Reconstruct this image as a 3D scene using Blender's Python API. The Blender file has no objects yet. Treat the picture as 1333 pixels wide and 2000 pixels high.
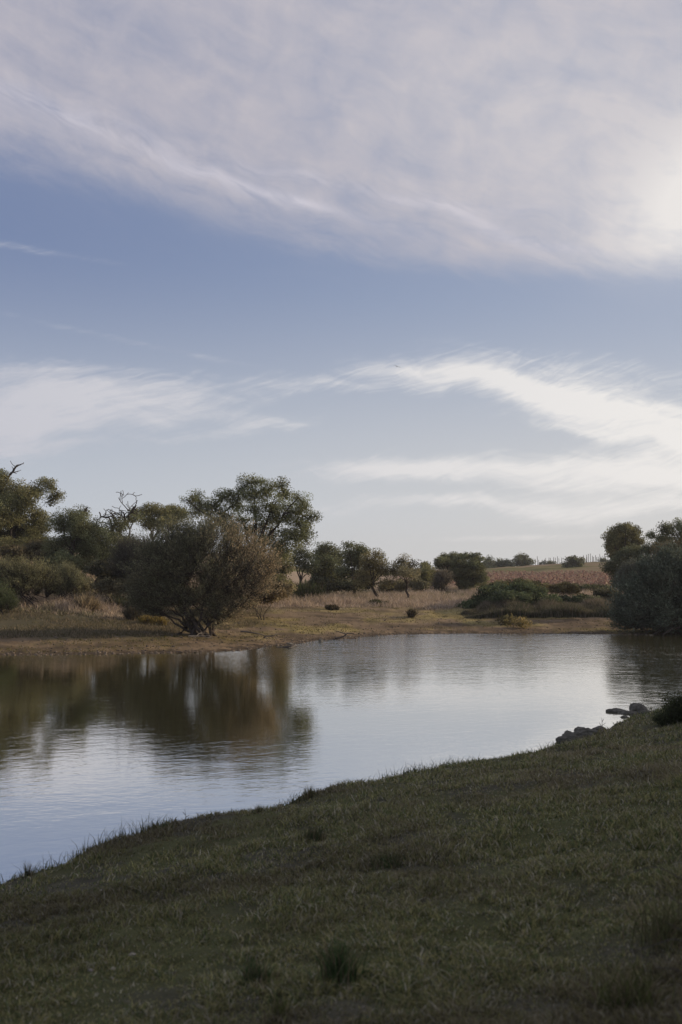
import bpy, math
import numpy as np
R = math.radians
sc = bpy.context.scene
COL = sc.collection

# ------------------------------------------------------------------ camera, world, sun, exposure
F = 1944.0                       # focal length in photo pixels (35 mm on a 24 mm wide frame)
PITCH = math.atan(130 / F)
EYE = 3.0                        # metres above the water
cd = bpy.data.cameras.new('camera'); cam = bpy.data.objects.new('camera', cd); COL.objects.link(cam)
cd.sensor_fit = 'HORIZONTAL'; cd.sensor_width = 24; cd.lens = 35
cd.clip_start = 0.1; cd.clip_end = 20000
cam.location = (0, 0, EYE); cam.rotation_euler = (R(90) + PITCH, 0, 0)
cd.dof.use_dof = True; cd.dof.focus_distance = 48; cd.dof.aperture_fstop = 2.8
sc.camera = cam
sc.view_settings.view_transform = 'Standard'; sc.view_settings.look = 'None'
sc.view_settings.exposure = 0.0; sc.view_settings.gamma = 1.0
sc.view_settings.use_curve_mapping = False
try:
    sc.cycles.max_bounces = 8; sc.cycles.transparent_max_bounces = 8
    sc.cycles.diffuse_bounces = 3; sc.cycles.glossy_bounces = 3
except Exception: pass

SUN_AZ, SUN_EL = 76.0, 18.0      # degrees; azimuth to the right of the view direction
sd = bpy.data.lights.new('sun', 'SUN'); so = bpy.data.objects.new('sun', sd); COL.objects.link(so)
sd.energy = 4.0; sd.angle = R(0.9); sd.color = (1.0, 0.79, 0.56)
so.rotation_euler = (R(90 - SUN_EL), 0, R(180 - SUN_AZ)); so.location = (60, 20, 40)


class E:
    """tiny expression builder over Math nodes"""
    nt = None
    def __init__(s, v): s.v = v
    @staticmethod
    def m(op, *a, clamp=False):
        n = E.nt.nodes.new('ShaderNodeMath'); n.operation = op; n.use_clamp = clamp
        for i, x in enumerate(a):
            x = x.v if isinstance(x, E) else x
            if isinstance(x, (int, float)): n.inputs[i].default_value = x
            else: E.nt.links.new(x, n.inputs[i])
        return E(n.outputs[0])
    def __add__(s, o): return E.m('ADD', s, o)
    __radd__ = __add__
    def __sub__(s, o): return E.m('SUBTRACT', s, o)
    def __rsub__(s, o): return E.m('SUBTRACT', o, s)
    def __mul__(s, o): return E.m('MULTIPLY', s, o)
    __rmul__ = __mul__
    def __truediv__(s, o): return E.m('DIVIDE', s, o)
    def exp(s): return E.m('EXPONENT', s)
    def clamp(s): return E.m('ADD', s, 0.0, clamp=True)
    def max(s, o): return E.m('MAXIMUM', s, o)
    def min(s, o): return E.m('MINIMUM', s, o)
def sstep(x, a, b):
    n = E.nt.nodes.new('ShaderNodeMapRange'); n.interpolation_type = 'SMOOTHSTEP'
    E.nt.links.new(x.v, n.inputs['Value']); n.inputs['From Min'].default_value = a; n.inputs['From Max'].default_value = b
    return E(n.outputs['Result'])
def comb(x, y, z=0.0):
    n = E.nt.nodes.new('ShaderNodeCombineXYZ')
    for i, q in enumerate((x, y, z)):
        if isinstance(q, E): E.nt.links.new(q.v, n.inputs[i])
        else: n.inputs[i].default_value = q
    return n.outputs[0]
def noise(vec, scale, detail=6, rough=0.55, dist=0.0):
    n = E.nt.nodes.new('ShaderNodeTexNoise'); E.nt.links.new(vec, n.inputs['Vector'])
    n.inputs['Scale'].default_value = scale; n.inputs['Detail'].default_value = detail
    n.inputs['Roughness'].default_value = rough; n.inputs['Distortion'].default_value = dist
    return E(n.outputs['Fac'])
def mixc(fac, a, b, mode='MIX'):
    n = E.nt.nodes.new('ShaderNodeMix'); n.data_type = 'RGBA'; n.blend_type = mode
    for sock, q in ((n.inputs[0], fac), (n.inputs[6], a), (n.inputs[7], b)):
        if isinstance(q, E): q = q.v
        if isinstance(q, (int, float)): sock.default_value = q
        elif isinstance(q, tuple): sock.default_value = (*q, 1)
        else: E.nt.links.new(q, sock)
    return n.outputs[2]


def AE(px, py):                  # photo pixel -> azimuth, elevation in degrees
    u, v = (px - 666.5) / F, (1000 - py) / F
    c, s = math.cos(PITCH), math.sin(PITCH)
    y, z = c - v * s, s + v * c
    return math.degrees(math.atan2(u, y)), math.degrees(math.atan2(z, math.hypot(u, y)))

world = bpy.data.worlds.new('World'); sc.world = world; world.use_nodes = True
nt = world.node_tree; nt.nodes.clear(); E.nt = nt
out = nt.nodes.new('ShaderNodeOutputWorld'); bg = nt.nodes.new('ShaderNodeBackground')
nt.links.new(bg.outputs[0], out.inputs[0]); bg.inputs['Strength'].default_value = 0.1
sky = nt.nodes.new('ShaderNodeTexSky'); sky.sky_type = 'NISHITA'; sky.sun_disc = False
sky.sun_elevation = R(SUN_EL); sky.sun_rotation = R(SUN_AZ); sky.air_density = 1.0; sky.dust_density = 0.6; sky.ozone_density = 2.0
tc = nt.nodes.new('ShaderNodeTexCoord'); sp = nt.nodes.new('ShaderNodeSeparateXYZ')
nt.links.new(tc.outputs['Generated'], sp.inputs[0])
X, Y, Z = E(sp.outputs[0]), E(sp.outputs[1]), E(sp.outputs[2])
A0 = E.m('ARCTAN2', X, Y) * 57.2958
E0 = E.m('ARCSINE', Z.max(-1.0).min(1.0)) * 57.2958
base_vec = comb(A0, E0)
w1 = noise(base_vec, 0.13, 4, 0.5); w2 = noise(comb(A0 + 40.0, E0 + 17.0), 0.16, 4, 0.5)
Aw = A0 + (w1 - 0.5) * 6.0
Ew = E0 + (w2 - 0.5) * 3.0
def blob(px, py, lx, ly, deg, amp, a=None, e=None):
    a = a or Aw; e = e or Ew
    ca, ce = AE(px, py); c, s = math.cos(R(deg)), math.sin(R(deg))
    u = ((a - ca) * c + (e - ce) * s) * (34.0 / lx)
    v = ((e - ce) * c - (a - ca) * s) * (34.0 / ly)
    return (u * u + v * v).__mul__(-1.0).exp() * amp
def rot(a, e, deg, sx, sy):
    c, s = math.cos(R(deg)), math.sin(R(deg))
    return comb((a * c + e * s) * sx, (e * c - a * s) * sy)
# upper veil: everything above a sloping, gently waved edge
edge = E0 + A0 * 0.125 - 20.6                    # 0 along the line from (0,330) to (1333,520)
bulge = blob(640, 440, 420, 70, -8, 1.8, A0, E0) - blob(60, 380, 180, 40, 0, 0.6, A0, E0) + blob(1150, 480, 320, 60, -6, 1.6, A0, E0)
n_st = noise(rot(Aw, Ew, -14, 0.10, 0.42), 1.0, 9, 0.58, 0.4)
n_fi = noise(rot(A0 + 60.0, Ew, -22, 0.22, 1.1), 1.0, 8, 0.62, 0.6)
n_cl = noise(base_vec, 0.32, 8, 0.6, 0.5)
sheet_e = edge + bulge + (n_st - 0.5) * 4.0 + (n_fi - 0.5) * 2.2
sheet = sstep(sheet_e, -2.2, 2.4)
sheet = (sheet * 0.9 + sstep(sheet_e, -5.0, 1.0) * 0.1) * (0.80 + (n_cl - 0.5) * 0.9 + (n_st - 0.5) * 0.9 + (n_fi - 0.5) * 0.35)
# brighter ridge along the edge
ridge = (blob(280, 290, 420, 20, -15, 0.20) + blob(420, 345, 260, 9, -14, 0.20) + blob(720, 370, 300, 12, -9, 0.30) + blob(560, 385, 90, 7, -14, 0.4, A0, E0)
         + blob(930, 430, 130, 12, -27, 0.35, A0, E0) + blob(1070, 478, 90, 8, -12, 0.5, A0, E0) + blob(100, 225, 260, 40, -12, 0.18))
# middle and low wisps
mid = (blob(40, 790, 170, 58, 6, 0.90) + blob(270, 780, 220, 34, -5, 0.50) + blob(330, 815, 160, 18, 4, 0.30) + blob(490, 838, 100, 14, 12, 0.52)
       + blob(20, 702, 150, 20, -10, 0.42) + blob(230, 662, 260, 8, -9, 0.20, A0, E0) + blob(60, 486, 160, 8, -4, 0.26, A0, E0)
       + blob(600, 748, 260, 22, 2, 0.40) + blob(920, 742, 170, 20, -10, 0.58) + blob(1060, 775, 210, 34, -13, 0.58)
       + blob(1250, 812, 240, 40, -12, 0.62) + blob(1120, 722, 230, 30, -8, 0.36) + blob(800, 725, 130, 9, 0, 0.28, A0, E0) + blob(1230, 848, 200, 12, -9, 0.35)
       + blob(740, 922, 140, 22, 2, 0.72) + blob(960, 915, 260, 22, 2, 0.55) + blob(1210, 925, 260, 34, -2, 0.66) + blob(820, 990, 250, 14, 3, 0.48)
       + blob(1160, 988, 300, 20, -1, 0.58) + blob(1060, 1049, 280, 6, 1, 0.50, A0, E0) + blob(180, 865, 220, 10, 6, 0.20)
       + blob(-300, 830, 300, 60, 0, 0.9) + blob(1750, 900, 400, 90, -4, 0.9))
n_w = noise(rot(Aw, Ew, -5, 0.16, 0.85), 1.0, 12, 0.66, 0.7)
n_f = noise(rot(Aw, E0 + 31.0, 16, 0.26, 2.3), 1.0, 10, 0.66, 0.9)
wisp = sstep(mid + (n_w - 0.5) * 1.5 + (n_f - 0.5) * 1.3, 0.02, 1.15) * sstep(mid, 0.02, 0.22)
veil = sstep(E0, 4.0, -1.0) * 0.5
# bright glow of the thin cloud in front of the sun side
glow = blob(1430, 370, 220, 120, 25, 1.0, A0, E0) + blob(1250, 280, 560, 260, -15, 0.36, A0, E0)
# fading clear-sky colour
grad = sstep(E0, 20.0, 0.0)
clear = mixc(1.0, sky.outputs[0], (0.62, 0.66, 0.80), 'MULTIPLY')
side = sstep(A0, -26.0, 26.0)
tgt = mixc(side, (2.05, 2.65, 4.35), (3.2, 3.95, 5.5))       # desaturated winter blue
clear = mixc(0.78, clear, tgt)
clear = mixc(grad, clear, mixc(side, (5.6, 6.0, 6.5), (6.9, 6.85, 6.7)))
ccol_hi = mixc(glow.clamp(), (4.9, 4.7, 5.25), (8.3, 8.0, 7.8))
c1 = mixc((sheet * 0.95 + glow * 0.35).clamp(), clear, ccol_hi)
c2 = mixc((ridge * sstep(n_fi, 0.3, 0.62)).clamp() , c1, (7.0, 6.7, 7.4))
ccol_lo = mixc(side, (5.7, 5.75, 6.35), (8.9, 8.65, 8.35))
c3 = mixc((wisp * 0.88 + sstep(mid, 0.0, 1.1) * 0.22).clamp(), c2, ccol_lo)
c4 = mixc(veil.clamp(), c3, (6.4, 6.3, 6.0))
c5 = mixc(sstep(Z, 0.0, -0.03), c4, (1.0, 1.0, 0.9))
nt.links.new(c5, bg.inputs['Color'])

# ------------------------------------------------------------------ helpers
def P(px, py, Yd):
    u, v = (px - 666.5) / F, (1000 - py) / F
    c, s = math.cos(PITCH), math.sin(PITCH)
    y, z = c - v * s, s + v * c
    return (u * Yd / y, Yd, EYE + z / y * Yd)
def G(px, py, zg=0.0):
    u, v = (px - 666.5) / F, (1000 - py) / F
    c, s = math.cos(PITCH), math.sin(PITCH)
    y, z = c - v * s, s + v * c
    k = (zg - EYE) / z
    return (u * k, y * k)
def ss(x, a, b):
    t = np.clip((x - a) / (b - a), 0, 1); return t * t * (3 - 2 * t)
_T = np.random.RandomState(5).rand(256, 256)
def vnoise(x, y):
    xi, yi = np.floor(x).astype(int), np.floor(y).astype(int)
    fx, fy = x - xi, y - yi; fx = fx * fx * (3 - 2 * fx); fy = fy * fy * (3 - 2 * fy)
    g = lambda i, j: _T[i & 255, j & 255]
    return (g(xi, yi) * (1 - fx) * (1 - fy) + g(xi + 1, yi) * fx * (1 - fy) + g(xi, yi + 1) * (1 - fx) * fy + g(xi + 1, yi + 1) * fx * fy)
def fbm(x, y, s, o=4):
    r = 0; a = 1; t = 0
    for i in range(o):
        r = r + a * vnoise(x * s + 17.3 * i, y * s + 9.1 * i); t += a; a *= .5; s *= 2.03
    return r / t
def ncol(c): return np.array(c, float)

def build(name, V, faces, mat, parent=None, col=None, smooth=False):
    """faces: list of int arrays (n,k)"""
    me = bpy.data.meshes.new(name)
    V = np.asarray(V, np.float32)
    me.vertices.add(len(V)); me.vertices.foreach_set('co', V.ravel())
    faces = [f for f in faces if len(f)]
    idx = np.concatenate([f.ravel() for f in faces]).astype(np.int32)
    sizes = np.concatenate([np.full(len(f), f.shape[1]) for f in faces]).astype(np.int32)
    me.loops.add(len(idx)); me.loops.foreach_set('vertex_index', idx)
    me.polygons.add(len(sizes)); st = np.zeros(len(sizes), np.int32); st[1:] = np.cumsum(sizes)[:-1]
    me.polygons.foreach_set('loop_start', st)
    if smooth: me.polygons.foreach_set('use_smooth', np.ones(len(sizes), bool))
    me.update(calc_edges=True)
    if col is not None:
        a = me.color_attributes.new('Col', 'FLOAT_COLOR', 'POINT')
        c = np.ones((len(V), 4), np.float32); c[:, :3] = col
        a.data.foreach_set('color', c.ravel())
    me.materials.append(mat)
    o = bpy.data.objects.new(name, me); COL.objects.link(o)
    if parent is not None: o.parent = parent
    return o
def tag(o, label=None, cat=None, group=None, kind=None):
    if label: o['label'] = label
    if cat: o['category'] = cat
    if group: o['group'] = group
    if kind: o['kind'] = kind
    return o
def empty(name, loc, label, cat, group=None):
    o = bpy.data.objects.new(name, None); COL.objects.link(o); o.location = loc
    o.empty_display_size = 0.3
    return tag(o, label, cat, group)

def mat(name, col=None, rough=0.9, attr=False, var=0.0, vscale=3.0, trans=0.0, bump=0.0, bscale=30.0, spec=0.2, bdist=0.02):
    m = bpy.data.materials.new(name); m.use_nodes = True; t = m.node_tree; E.nt = t
    b = t.nodes['Principled BSDF']; b.inputs['Roughness'].default_value = rough
    b.inputs['Specular IOR Level'].default_value = spec
    if attr:
        a = t.nodes.new('ShaderNodeAttribute'); a.attribute_name = 'Col'; src = a.outputs['Color']
    else:
        rgb = t.nodes.new('ShaderNodeRGB'); rgb.outputs[0].default_value = (*col, 1); src = rgb.outputs[0]
    c = t.nodes.new('ShaderNodeTexCoord')
    if var > 0:
        n = noise(c.outputs['Object'], vscale, 6, 0.6)
        f = (n - 0.5) * (2 * var) + 1.0
        vm = t.nodes.new('ShaderNodeVectorMath'); vm.operation = 'SCALE'
        t.links.new(src, vm.inputs[0]); t.links.new(f.v, vm.inputs['Scale']); src = vm.outputs[0]
    t.links.new(src, b.inputs['Base Color'])
    if bump > 0:
        n = noise(c.outputs['Object'], bscale, 6, 0.65)
        bm = t.nodes.new('ShaderNodeBump'); bm.inputs['Strength'].default_value = bump; bm.inputs['Distance'].default_value = bdist
        t.links.new(n.v, bm.inputs['Height']); t.links.new(bm.outputs[0], b.inputs['Normal'])
    if trans > 0:
        tr = t.nodes.new('ShaderNodeBsdfTranslucent'); t.links.new(src, tr.inputs['Color'])
        mx = t.nodes.new('ShaderNodeMixShader'); mx.inputs[0].default_value = trans
        o = t.nodes['Material Output']
        t.links.new(b.outputs[0], mx.inputs[1]); t.links.new(tr.outputs[0], mx.inputs[2]); t.links.new(mx.outputs[0], o.inputs[0])
    return m
M_LEAF = mat('leaf', attr=True, trans=0.35, rough=0.75, spec=0.15)
M_GRASS = mat('grass_blade', attr=True, trans=0.3, rough=0.85, spec=0.1)
M_BARK = mat('bark', (0.055, 0.045, 0.037), var=0.5, vscale=9, bump=0.6, bscale=14)
M_DEAD = mat('dead_wood', (0.085, 0.075, 0.066), var=0.4, vscale=9)
M_TWIG = mat('twig', attr=True, rough=0.9)
M_ROCK = mat('rock', (0.15, 0.142, 0.118), var=0.9, vscale=9, bump=1.0, bscale=16, bdist=0.05)
M_STONE = mat('pale_stone', (0.30, 0.27, 0.23), var=0.3, vscale=30, bump=0.4, bscale=60)
M_MUD = mat('clod', (0.10, 0.075, 0.05), var=0.5, vscale=8, bump=0.6, bscale=20)
M_POST = mat('weathered_post', (0.13, 0.12, 0.11), var=0.3, vscale=6)

# ------------------------------------------------------------------ terrain
near_px = [(0, 1737), (60, 1708), (100, 1692), (200, 1655), (260, 1640), (300, 1617), (340, 1609), (400, 1598), (500, 1585), (560, 1570), (600, 1552),
           (640, 1534), (700, 1531), (760, 1520), (850, 1503), (950, 1487), (1020, 1476), (1080, 1462), (1130, 1440), (1180, 1424), (1230, 1404), (1270, 1392), (1333, 1372)]
near = [G(x, y, 0.20) for x, y in near_px]
far_px = [(-120, 1281), (0, 1280), (120, 1279), (250, 1277), (380, 1275), (470, 1271), (540, 1262), (580, 1258), (620, 1252), (660, 1250), (700, 1246), (740, 1241),
          (800, 1239), (900, 1238), (1050, 1238), (1180, 1239), (1333, 1240), (1450, 1240)]
far = [G(x, y, 0.0) for x, y in far_px]
poly = [(-62, 4), (-30, 3), (-12, 4.6), (-6.2, 7.2)] + near + [(11.5, 29), (16, 33), (26, 36), (72, 38), (72, 50)] + far[::-1] + [(-62, 36)]
poly = np.array(poly)
def sdist(x, y):
    """positive on land, negative in the lake"""
    shp = x.shape; x = x.ravel(); y = y.ravel()
    d = np.full(x.shape, 1e9); inside = np.zeros(x.shape, bool)
    for i in range(len(poly)):
        ax, ay = poly[i]; bx, by = poly[(i + 1) % len(poly)]
        ex, ey = bx - ax, by - ay; t = np.clip(((x - ax) * ex + (y - ay) * ey) / (ex * ex + ey * ey + 1e-12), 0, 1)
        d = np.minimum(d, np.hypot(x - ax - t * ex, y - ay - t * ey))
        if ay != by:
            c = ((ay > y) != (by > y)) & (x < (bx - ax) * (y - ay) / (by - ay) + ax); inside ^= c
    r_ = np.where(inside, -d, d); nr_ = (y < split_y(x))
    r_ = r_ + np.where(nr_, (fbm(x, y, 1.7, 3) - 0.5) * 0.42 + (fbm(x + 5, y, 6.0, 2) - 0.5) * 0.16, (fbm(x, y, 0.9, 3) - 0.5) * 0.9) * np.exp(-(r_ / 1.2) ** 2)
    return r_.reshape(shp)
def split_y(x): return 24 + np.clip(x, -30, 30) * 0.35      # which bank a point belongs to
def height(x, y, s=None):
    x = np.asarray(x, float); y = np.asarray(y, float)
    if s is None: s = sdist(x, y)
    # near bank
    zn = np.where(s > 0, 0.20 + 0.150 * np.minimum(s, 14) + 0.04 * ss(s, 0, 0.5), 0.20 + s * 0.9)
    hill = 9.0 * ss(x - 0.37 * np.maximum(y, 0), 4.5, 20) * (1 - ss(y, 24, 40))  # unseen rise at the right, added to shade the near bank
    hill = hill + 0.5 * ss(x - 0.25 * y, 0, 8) * (1 - ss(y, 16, 26))
    zn = zn + np.where(s > 0, hill * ss(s, 0, 6), 0)
    zn = zn + (fbm(x, y, 1.3, 4) - 0.5) * 0.14 * ss(s, -0.2, 1.5) + (fbm(x + 9, y, 7.0, 3) - 0.5) * 0.05 * ss(s, 0, 0.6)
    # far bank
    zf = np.where(s > 0, 0.085 * np.minimum(s, 13) + 0.012 * np.clip(s - 13, 0, 60), s * 0.12)
    left = 3.6 * ss(-x + 0 * y, 1, 30) * ss(s, 9, 40) + 4.0 * ss(-x, 20, 90) * ss(s, 20, 110)
    crest = (3.0 + 2.1 * ss(x, 20, 66)) * ss(y, 108, 232) - 9 * ss(y, 250, 520)
    zf = zf + left + crest
    zf = zf + (fbm(x, y, 0.25, 4) - 0.5) * 0.5 * ss(s, 6, 20) + (fbm(x, y, 1.1, 3) - 0.5) * 0.12 * ss(s, 0.3, 3)
    zf = zf + (fbm(x + 3, y + 8, 3.1, 3) - 0.5) * 0.09 * ss(s, 0.0, 1.0)
    w = ss(y - split_y(x), -3, 3)
    z = zn * (1 - w) + zf * w
    return np.maximum(z, -1.2)
def Hh(x, y): return float(height(np.array([x]), np.array([y]))[0])

fr = np.arange(-26, 26.001, 0.13)
ang = np.concatenate([np.arange(-180, -26, 4.0), fr, np.arange(30, 180, 4.0)])
rad = 0.6 * np.exp(np.arange(0, 740) * 0.0118); rad = rad[rad < 950]
RR, AA = np.meshgrid(rad, np.radians(ang), indexing='ij')
gx, gy = (RR * np.sin(AA)).ravel(), (RR * np.cos(AA)).ravel()
gs = sdist(gx, gy); gz = height(gx, gy, gs)
isfar = gy > split_y(gx)
na, nr = len(ang), len(rad)
i, j = np.meshgrid(np.arange(nr - 1), np.arange(na), indexing='ij'); j2 = (j + 1) % na
quads = np.stack([i * na + j, i * na + j2, (i + 1) * na + j2, (i + 1) * na + j], -1).reshape(-1, 4)
center = len(gx); tri = np.stack([np.full(na, center), (np.arange(na) + 1) % na, np.arange(na)], -1)
quads = quads[:, ::-1]; tri = tri[:, ::-1]
gV = np.column_stack([np.append(gx, 0), np.append(gy, 0), np.append(gz, Hh(0, 0))])
# albedo zones
n1 = fbm(gx, gy, 0.5, 5); n2 = fbm(gx + 50, gy, 2.3, 4); n3 = fbm(gx, gy + 31, 0.11, 4)
def mixv(a, b, t): return a * (1 - t[:, None]) + b * t[:, None]
soil = np.tile(ncol((0.085, 0.080, 0.058)), (len(gx), 1)); turf = np.tile(ncol((0.085, 0.088, 0.038)), (len(gx), 1))
cn = mixv(soil, turf, ss(n1 * 0.6 + n2 * 0.4, 0.42, 0.62)); cn = cn * (0.75 + 0.5 * n2)[:, None]
cn = mixv(cn * 0.55, cn, ss(gs, -0.05, 0.5))
mud = np.tile(ncol((0.155, 0.115, 0.072)), (len(gx), 1)); moss = np.tile(ncol((0.20, 0.162, 0.068)), (len(gx), 1)); dry = np.tile(ncol((0.30, 0.235, 0.165)), (len(gx), 1))
cf = mixv(mud, moss, ss(n1 * 0.55 + n3 * 0.45 + 0.05 * ss(gs, 1, 8), 0.45, 0.60))
cf = mixv(cf, mud * ncol((0.92, 0.9, 0.85)), ss(-gx + (n1 - .5) * 6, 3.5, 8.5) * (0.55 + 0.4 * (n2 > 0.5)))
cf = cf * ((0.55 + 0.9 * n2) * (0.72 + 0.56 * ss(fbm(gx * 0.5 + 0.8 * n1, gy * 2.2 + 2 * n1, 1.0, 4), 0.32, 0.6)))[:, None]
cf = mixv(mud * 0.42, cf, ss(gs + (n2 - 0.5) * 2.2, 0.0, 1.3))
cf = mixv(cf, np.tile(ncol((0.085, 0.078, 0.045)), (len(gx), 1)), ss(-gx + (n1 - .5) * 8, 5, 12) * ss(gs + (n1 - .5) * 3, 3.2, 5.5) * 0.85)  # duller grass on the upper left bank, with the bush shadow put into its colour
cf = mixv(cf, dry, ss(gs + (n1 - 0.5) * 7, 12, 15))
vine_soil = ncol((0.25, 0.17, 0.13)); green = ncol((0.13, 0.125, 0.045)); tan = ncol((0.22, 0.165, 0.10))
vz = ss(gx, 6, 12) * ss(gy, 112, 118) * (1 - ss(gy + (gx - 20) * 0.35, 168, 172))
cf = mixv(cf, np.tile(vine_soil, (len(gx), 1)), vz)
up = ss(gy + (gx - 20) * 0.35, 168, 176)
hillc = mixv(np.tile(green, (len(gx), 1)), np.tile(tan, (len(gx), 1)), ss(fbm(gx, gy * 3, 0.03, 4) + 0.15 * ss(gx, 30, 70), 0.46, 0.62))
cf = mixv(cf, hillc, up)
gc = np.where(isfar[:, None], cf, cn)
gc = np.vstack([gc, cn[:1]])
M_GROUND = mat('ground', attr=True, var=0.35, vscale=6, bump=0.9, bscale=9, bdist=0.06, rough=0.95, spec=0.1)
tag(build('ground', gV, [quads, tri], M_GROUND, col=gc, smooth=True), kind='structure')

# ------------------------------------------------------------------ water
wm = bpy.data.materials.new('water'); wm.use_nodes = True; t = wm.node_tree; E.nt = t
b = t.nodes['Principled BSDF']
b.inputs['Base Color'].default_value = (0.075, 0.068, 0.022, 1); b.inputs['Roughness'].default_value = 0.035
gl = t.nodes.new('ShaderNodeBsdfGlossy'); gl.inputs['Color'].default_value = (1.0, 0.99, 0.965, 1); gl.inputs['Roughness'].default_value = 0.04
b.inputs['Specular IOR Level'].default_value = 0.0; b.inputs['Roughness'].default_value = 1.0
fz = t.nodes.new('ShaderNodeFresnel'); fz.inputs['IOR'].default_value = 9.0
mxw = t.nodes.new('ShaderNodeMixShader'); mo_ = t.nodes['Material Output']; lw_ = E(fz.outputs[0]) * 0.28 + 0.71
t.links.new(lw_.v, mxw.inputs[0]); t.links.new(b.outputs[0], mxw.inputs[1]); t.links.new(gl.outputs[0], mxw.inputs[2]); t.links.new(mxw.outputs[0], mo_.inputs[0])
c = t.nodes.new('ShaderNodeTexCoord'); s_ = t.nodes.new('ShaderNodeSeparateXYZ'); t.links.new(c.outputs['Object'], s_.inputs[0])
wx, wy = E(s_.outputs[0]), E(s_.outputs[1])
rip1 = noise(rot(wx, wy, 25, 1.0, 2.6), 1.5, 3, 0.55, 0.6)
rip2 = noise(rot(wx, wy, -12, 1.0, 2.2), 4.2, 3, 0.5, 0.3)
rip3 = noise(rot(wx, wy, 8, 1.0, 1.8), 11.0, 2, 0.5, 0.0)
rip0 = noise(rot(wx, wy, 4, 0.8, 1.0), 1.1, 3, 0.6, 0.8)
patch = sstep(noise(comb(wx * 0.6, wy), 0.10, 4, 0.5), 0.35, 0.66)
farr = sstep(wy, 26.0, 50.0)
lee = sstep(wx - wy * 0.02, -9.0, 1.0)
amp = (0.18 + patch * 0.42) + farr * lee * 2.5 + sstep(wx - wy * 0.30, -1.5, 2.5) * 0.8
ruff = farr * lee * 2.6 + sstep(wx - wy * 0.30, -1.5, 2.5) * 1.2 + patch * 0.25
hgt = (rip1 * 0.45 + rip2 * 0.26 + rip3 * 0.055) * amp + rip0 * ruff
bp = t.nodes.new('ShaderNodeBump'); bp.inputs['Strength'].default_value = 1.0; bp.inputs['Distance'].default_value = 0.016
t.links.new(hgt.v, bp.inputs['Height']); t.links.new(bp.outputs[0], gl.inputs['Normal'])
wv = np.array([(-60, 4.2, 0), (70, 4.2, 0), (70, 60, 0), (-60, 60, 0)])
tag(build('water', wv, [np.array([[0, 1, 2, 3]])], wm), kind='structure')

# ------------------------------------------------------------------ grass blades
def blades(x, y, z, h, w, lean, col, rng, seg=2, az=None, tipdark=1.0):
    """bent triangular blades; arrays of length n"""
    n = len(x); az = rng.rand(n) * 6.283 if az is None else az
    la = rng.rand(n) * 6.283; l = lean * (0.3 + rng.rand(n))
    dx, dy = np.cos(la) * l * h, np.sin(la) * l * h
    wx_, wy_ = np.cos(az) * w / 2, np.sin(az) * w / 2
    base = np.column_stack([x, y, z]); W = np.column_stack([wx_, wy_, np.zeros(n)])
    mid = base + np.column_stack([dx * 0.3, dy * 0.3, h * 0.55]); tip = base + np.column_stack([dx, dy, h * np.sqrt(np.clip(1 - (l * 0.5) ** 2, 0.15, 1))])
    V = np.stack([base - W, base + W, mid + W * 0.8, mid - W * 0.8, tip], 1).reshape(-1, 3)
    k = np.arange(n)[:, None] * 5
    C = np.repeat(col, 5, 0)
    return V, [k + np.array([[0, 1, 2, 3]]), k + np.array([[3, 2, 4]])], C
def cat_mesh(parts):
    V = []; Q = []; T = []; C = []; o = 0
    for v, f, c_ in parts:
        V.append(v); C.append(c_)
        for a in f: (Q if a.shape[1] == 4 else T).append(a + o)
        o += len(v)
    fs = []
    if Q: fs.append(np.concatenate(Q))
    if T: fs.append(np.concatenate(T))
    return np.concatenate(V), fs, np.concatenate(C)
rng = np.random.RandomState(11)

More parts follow.
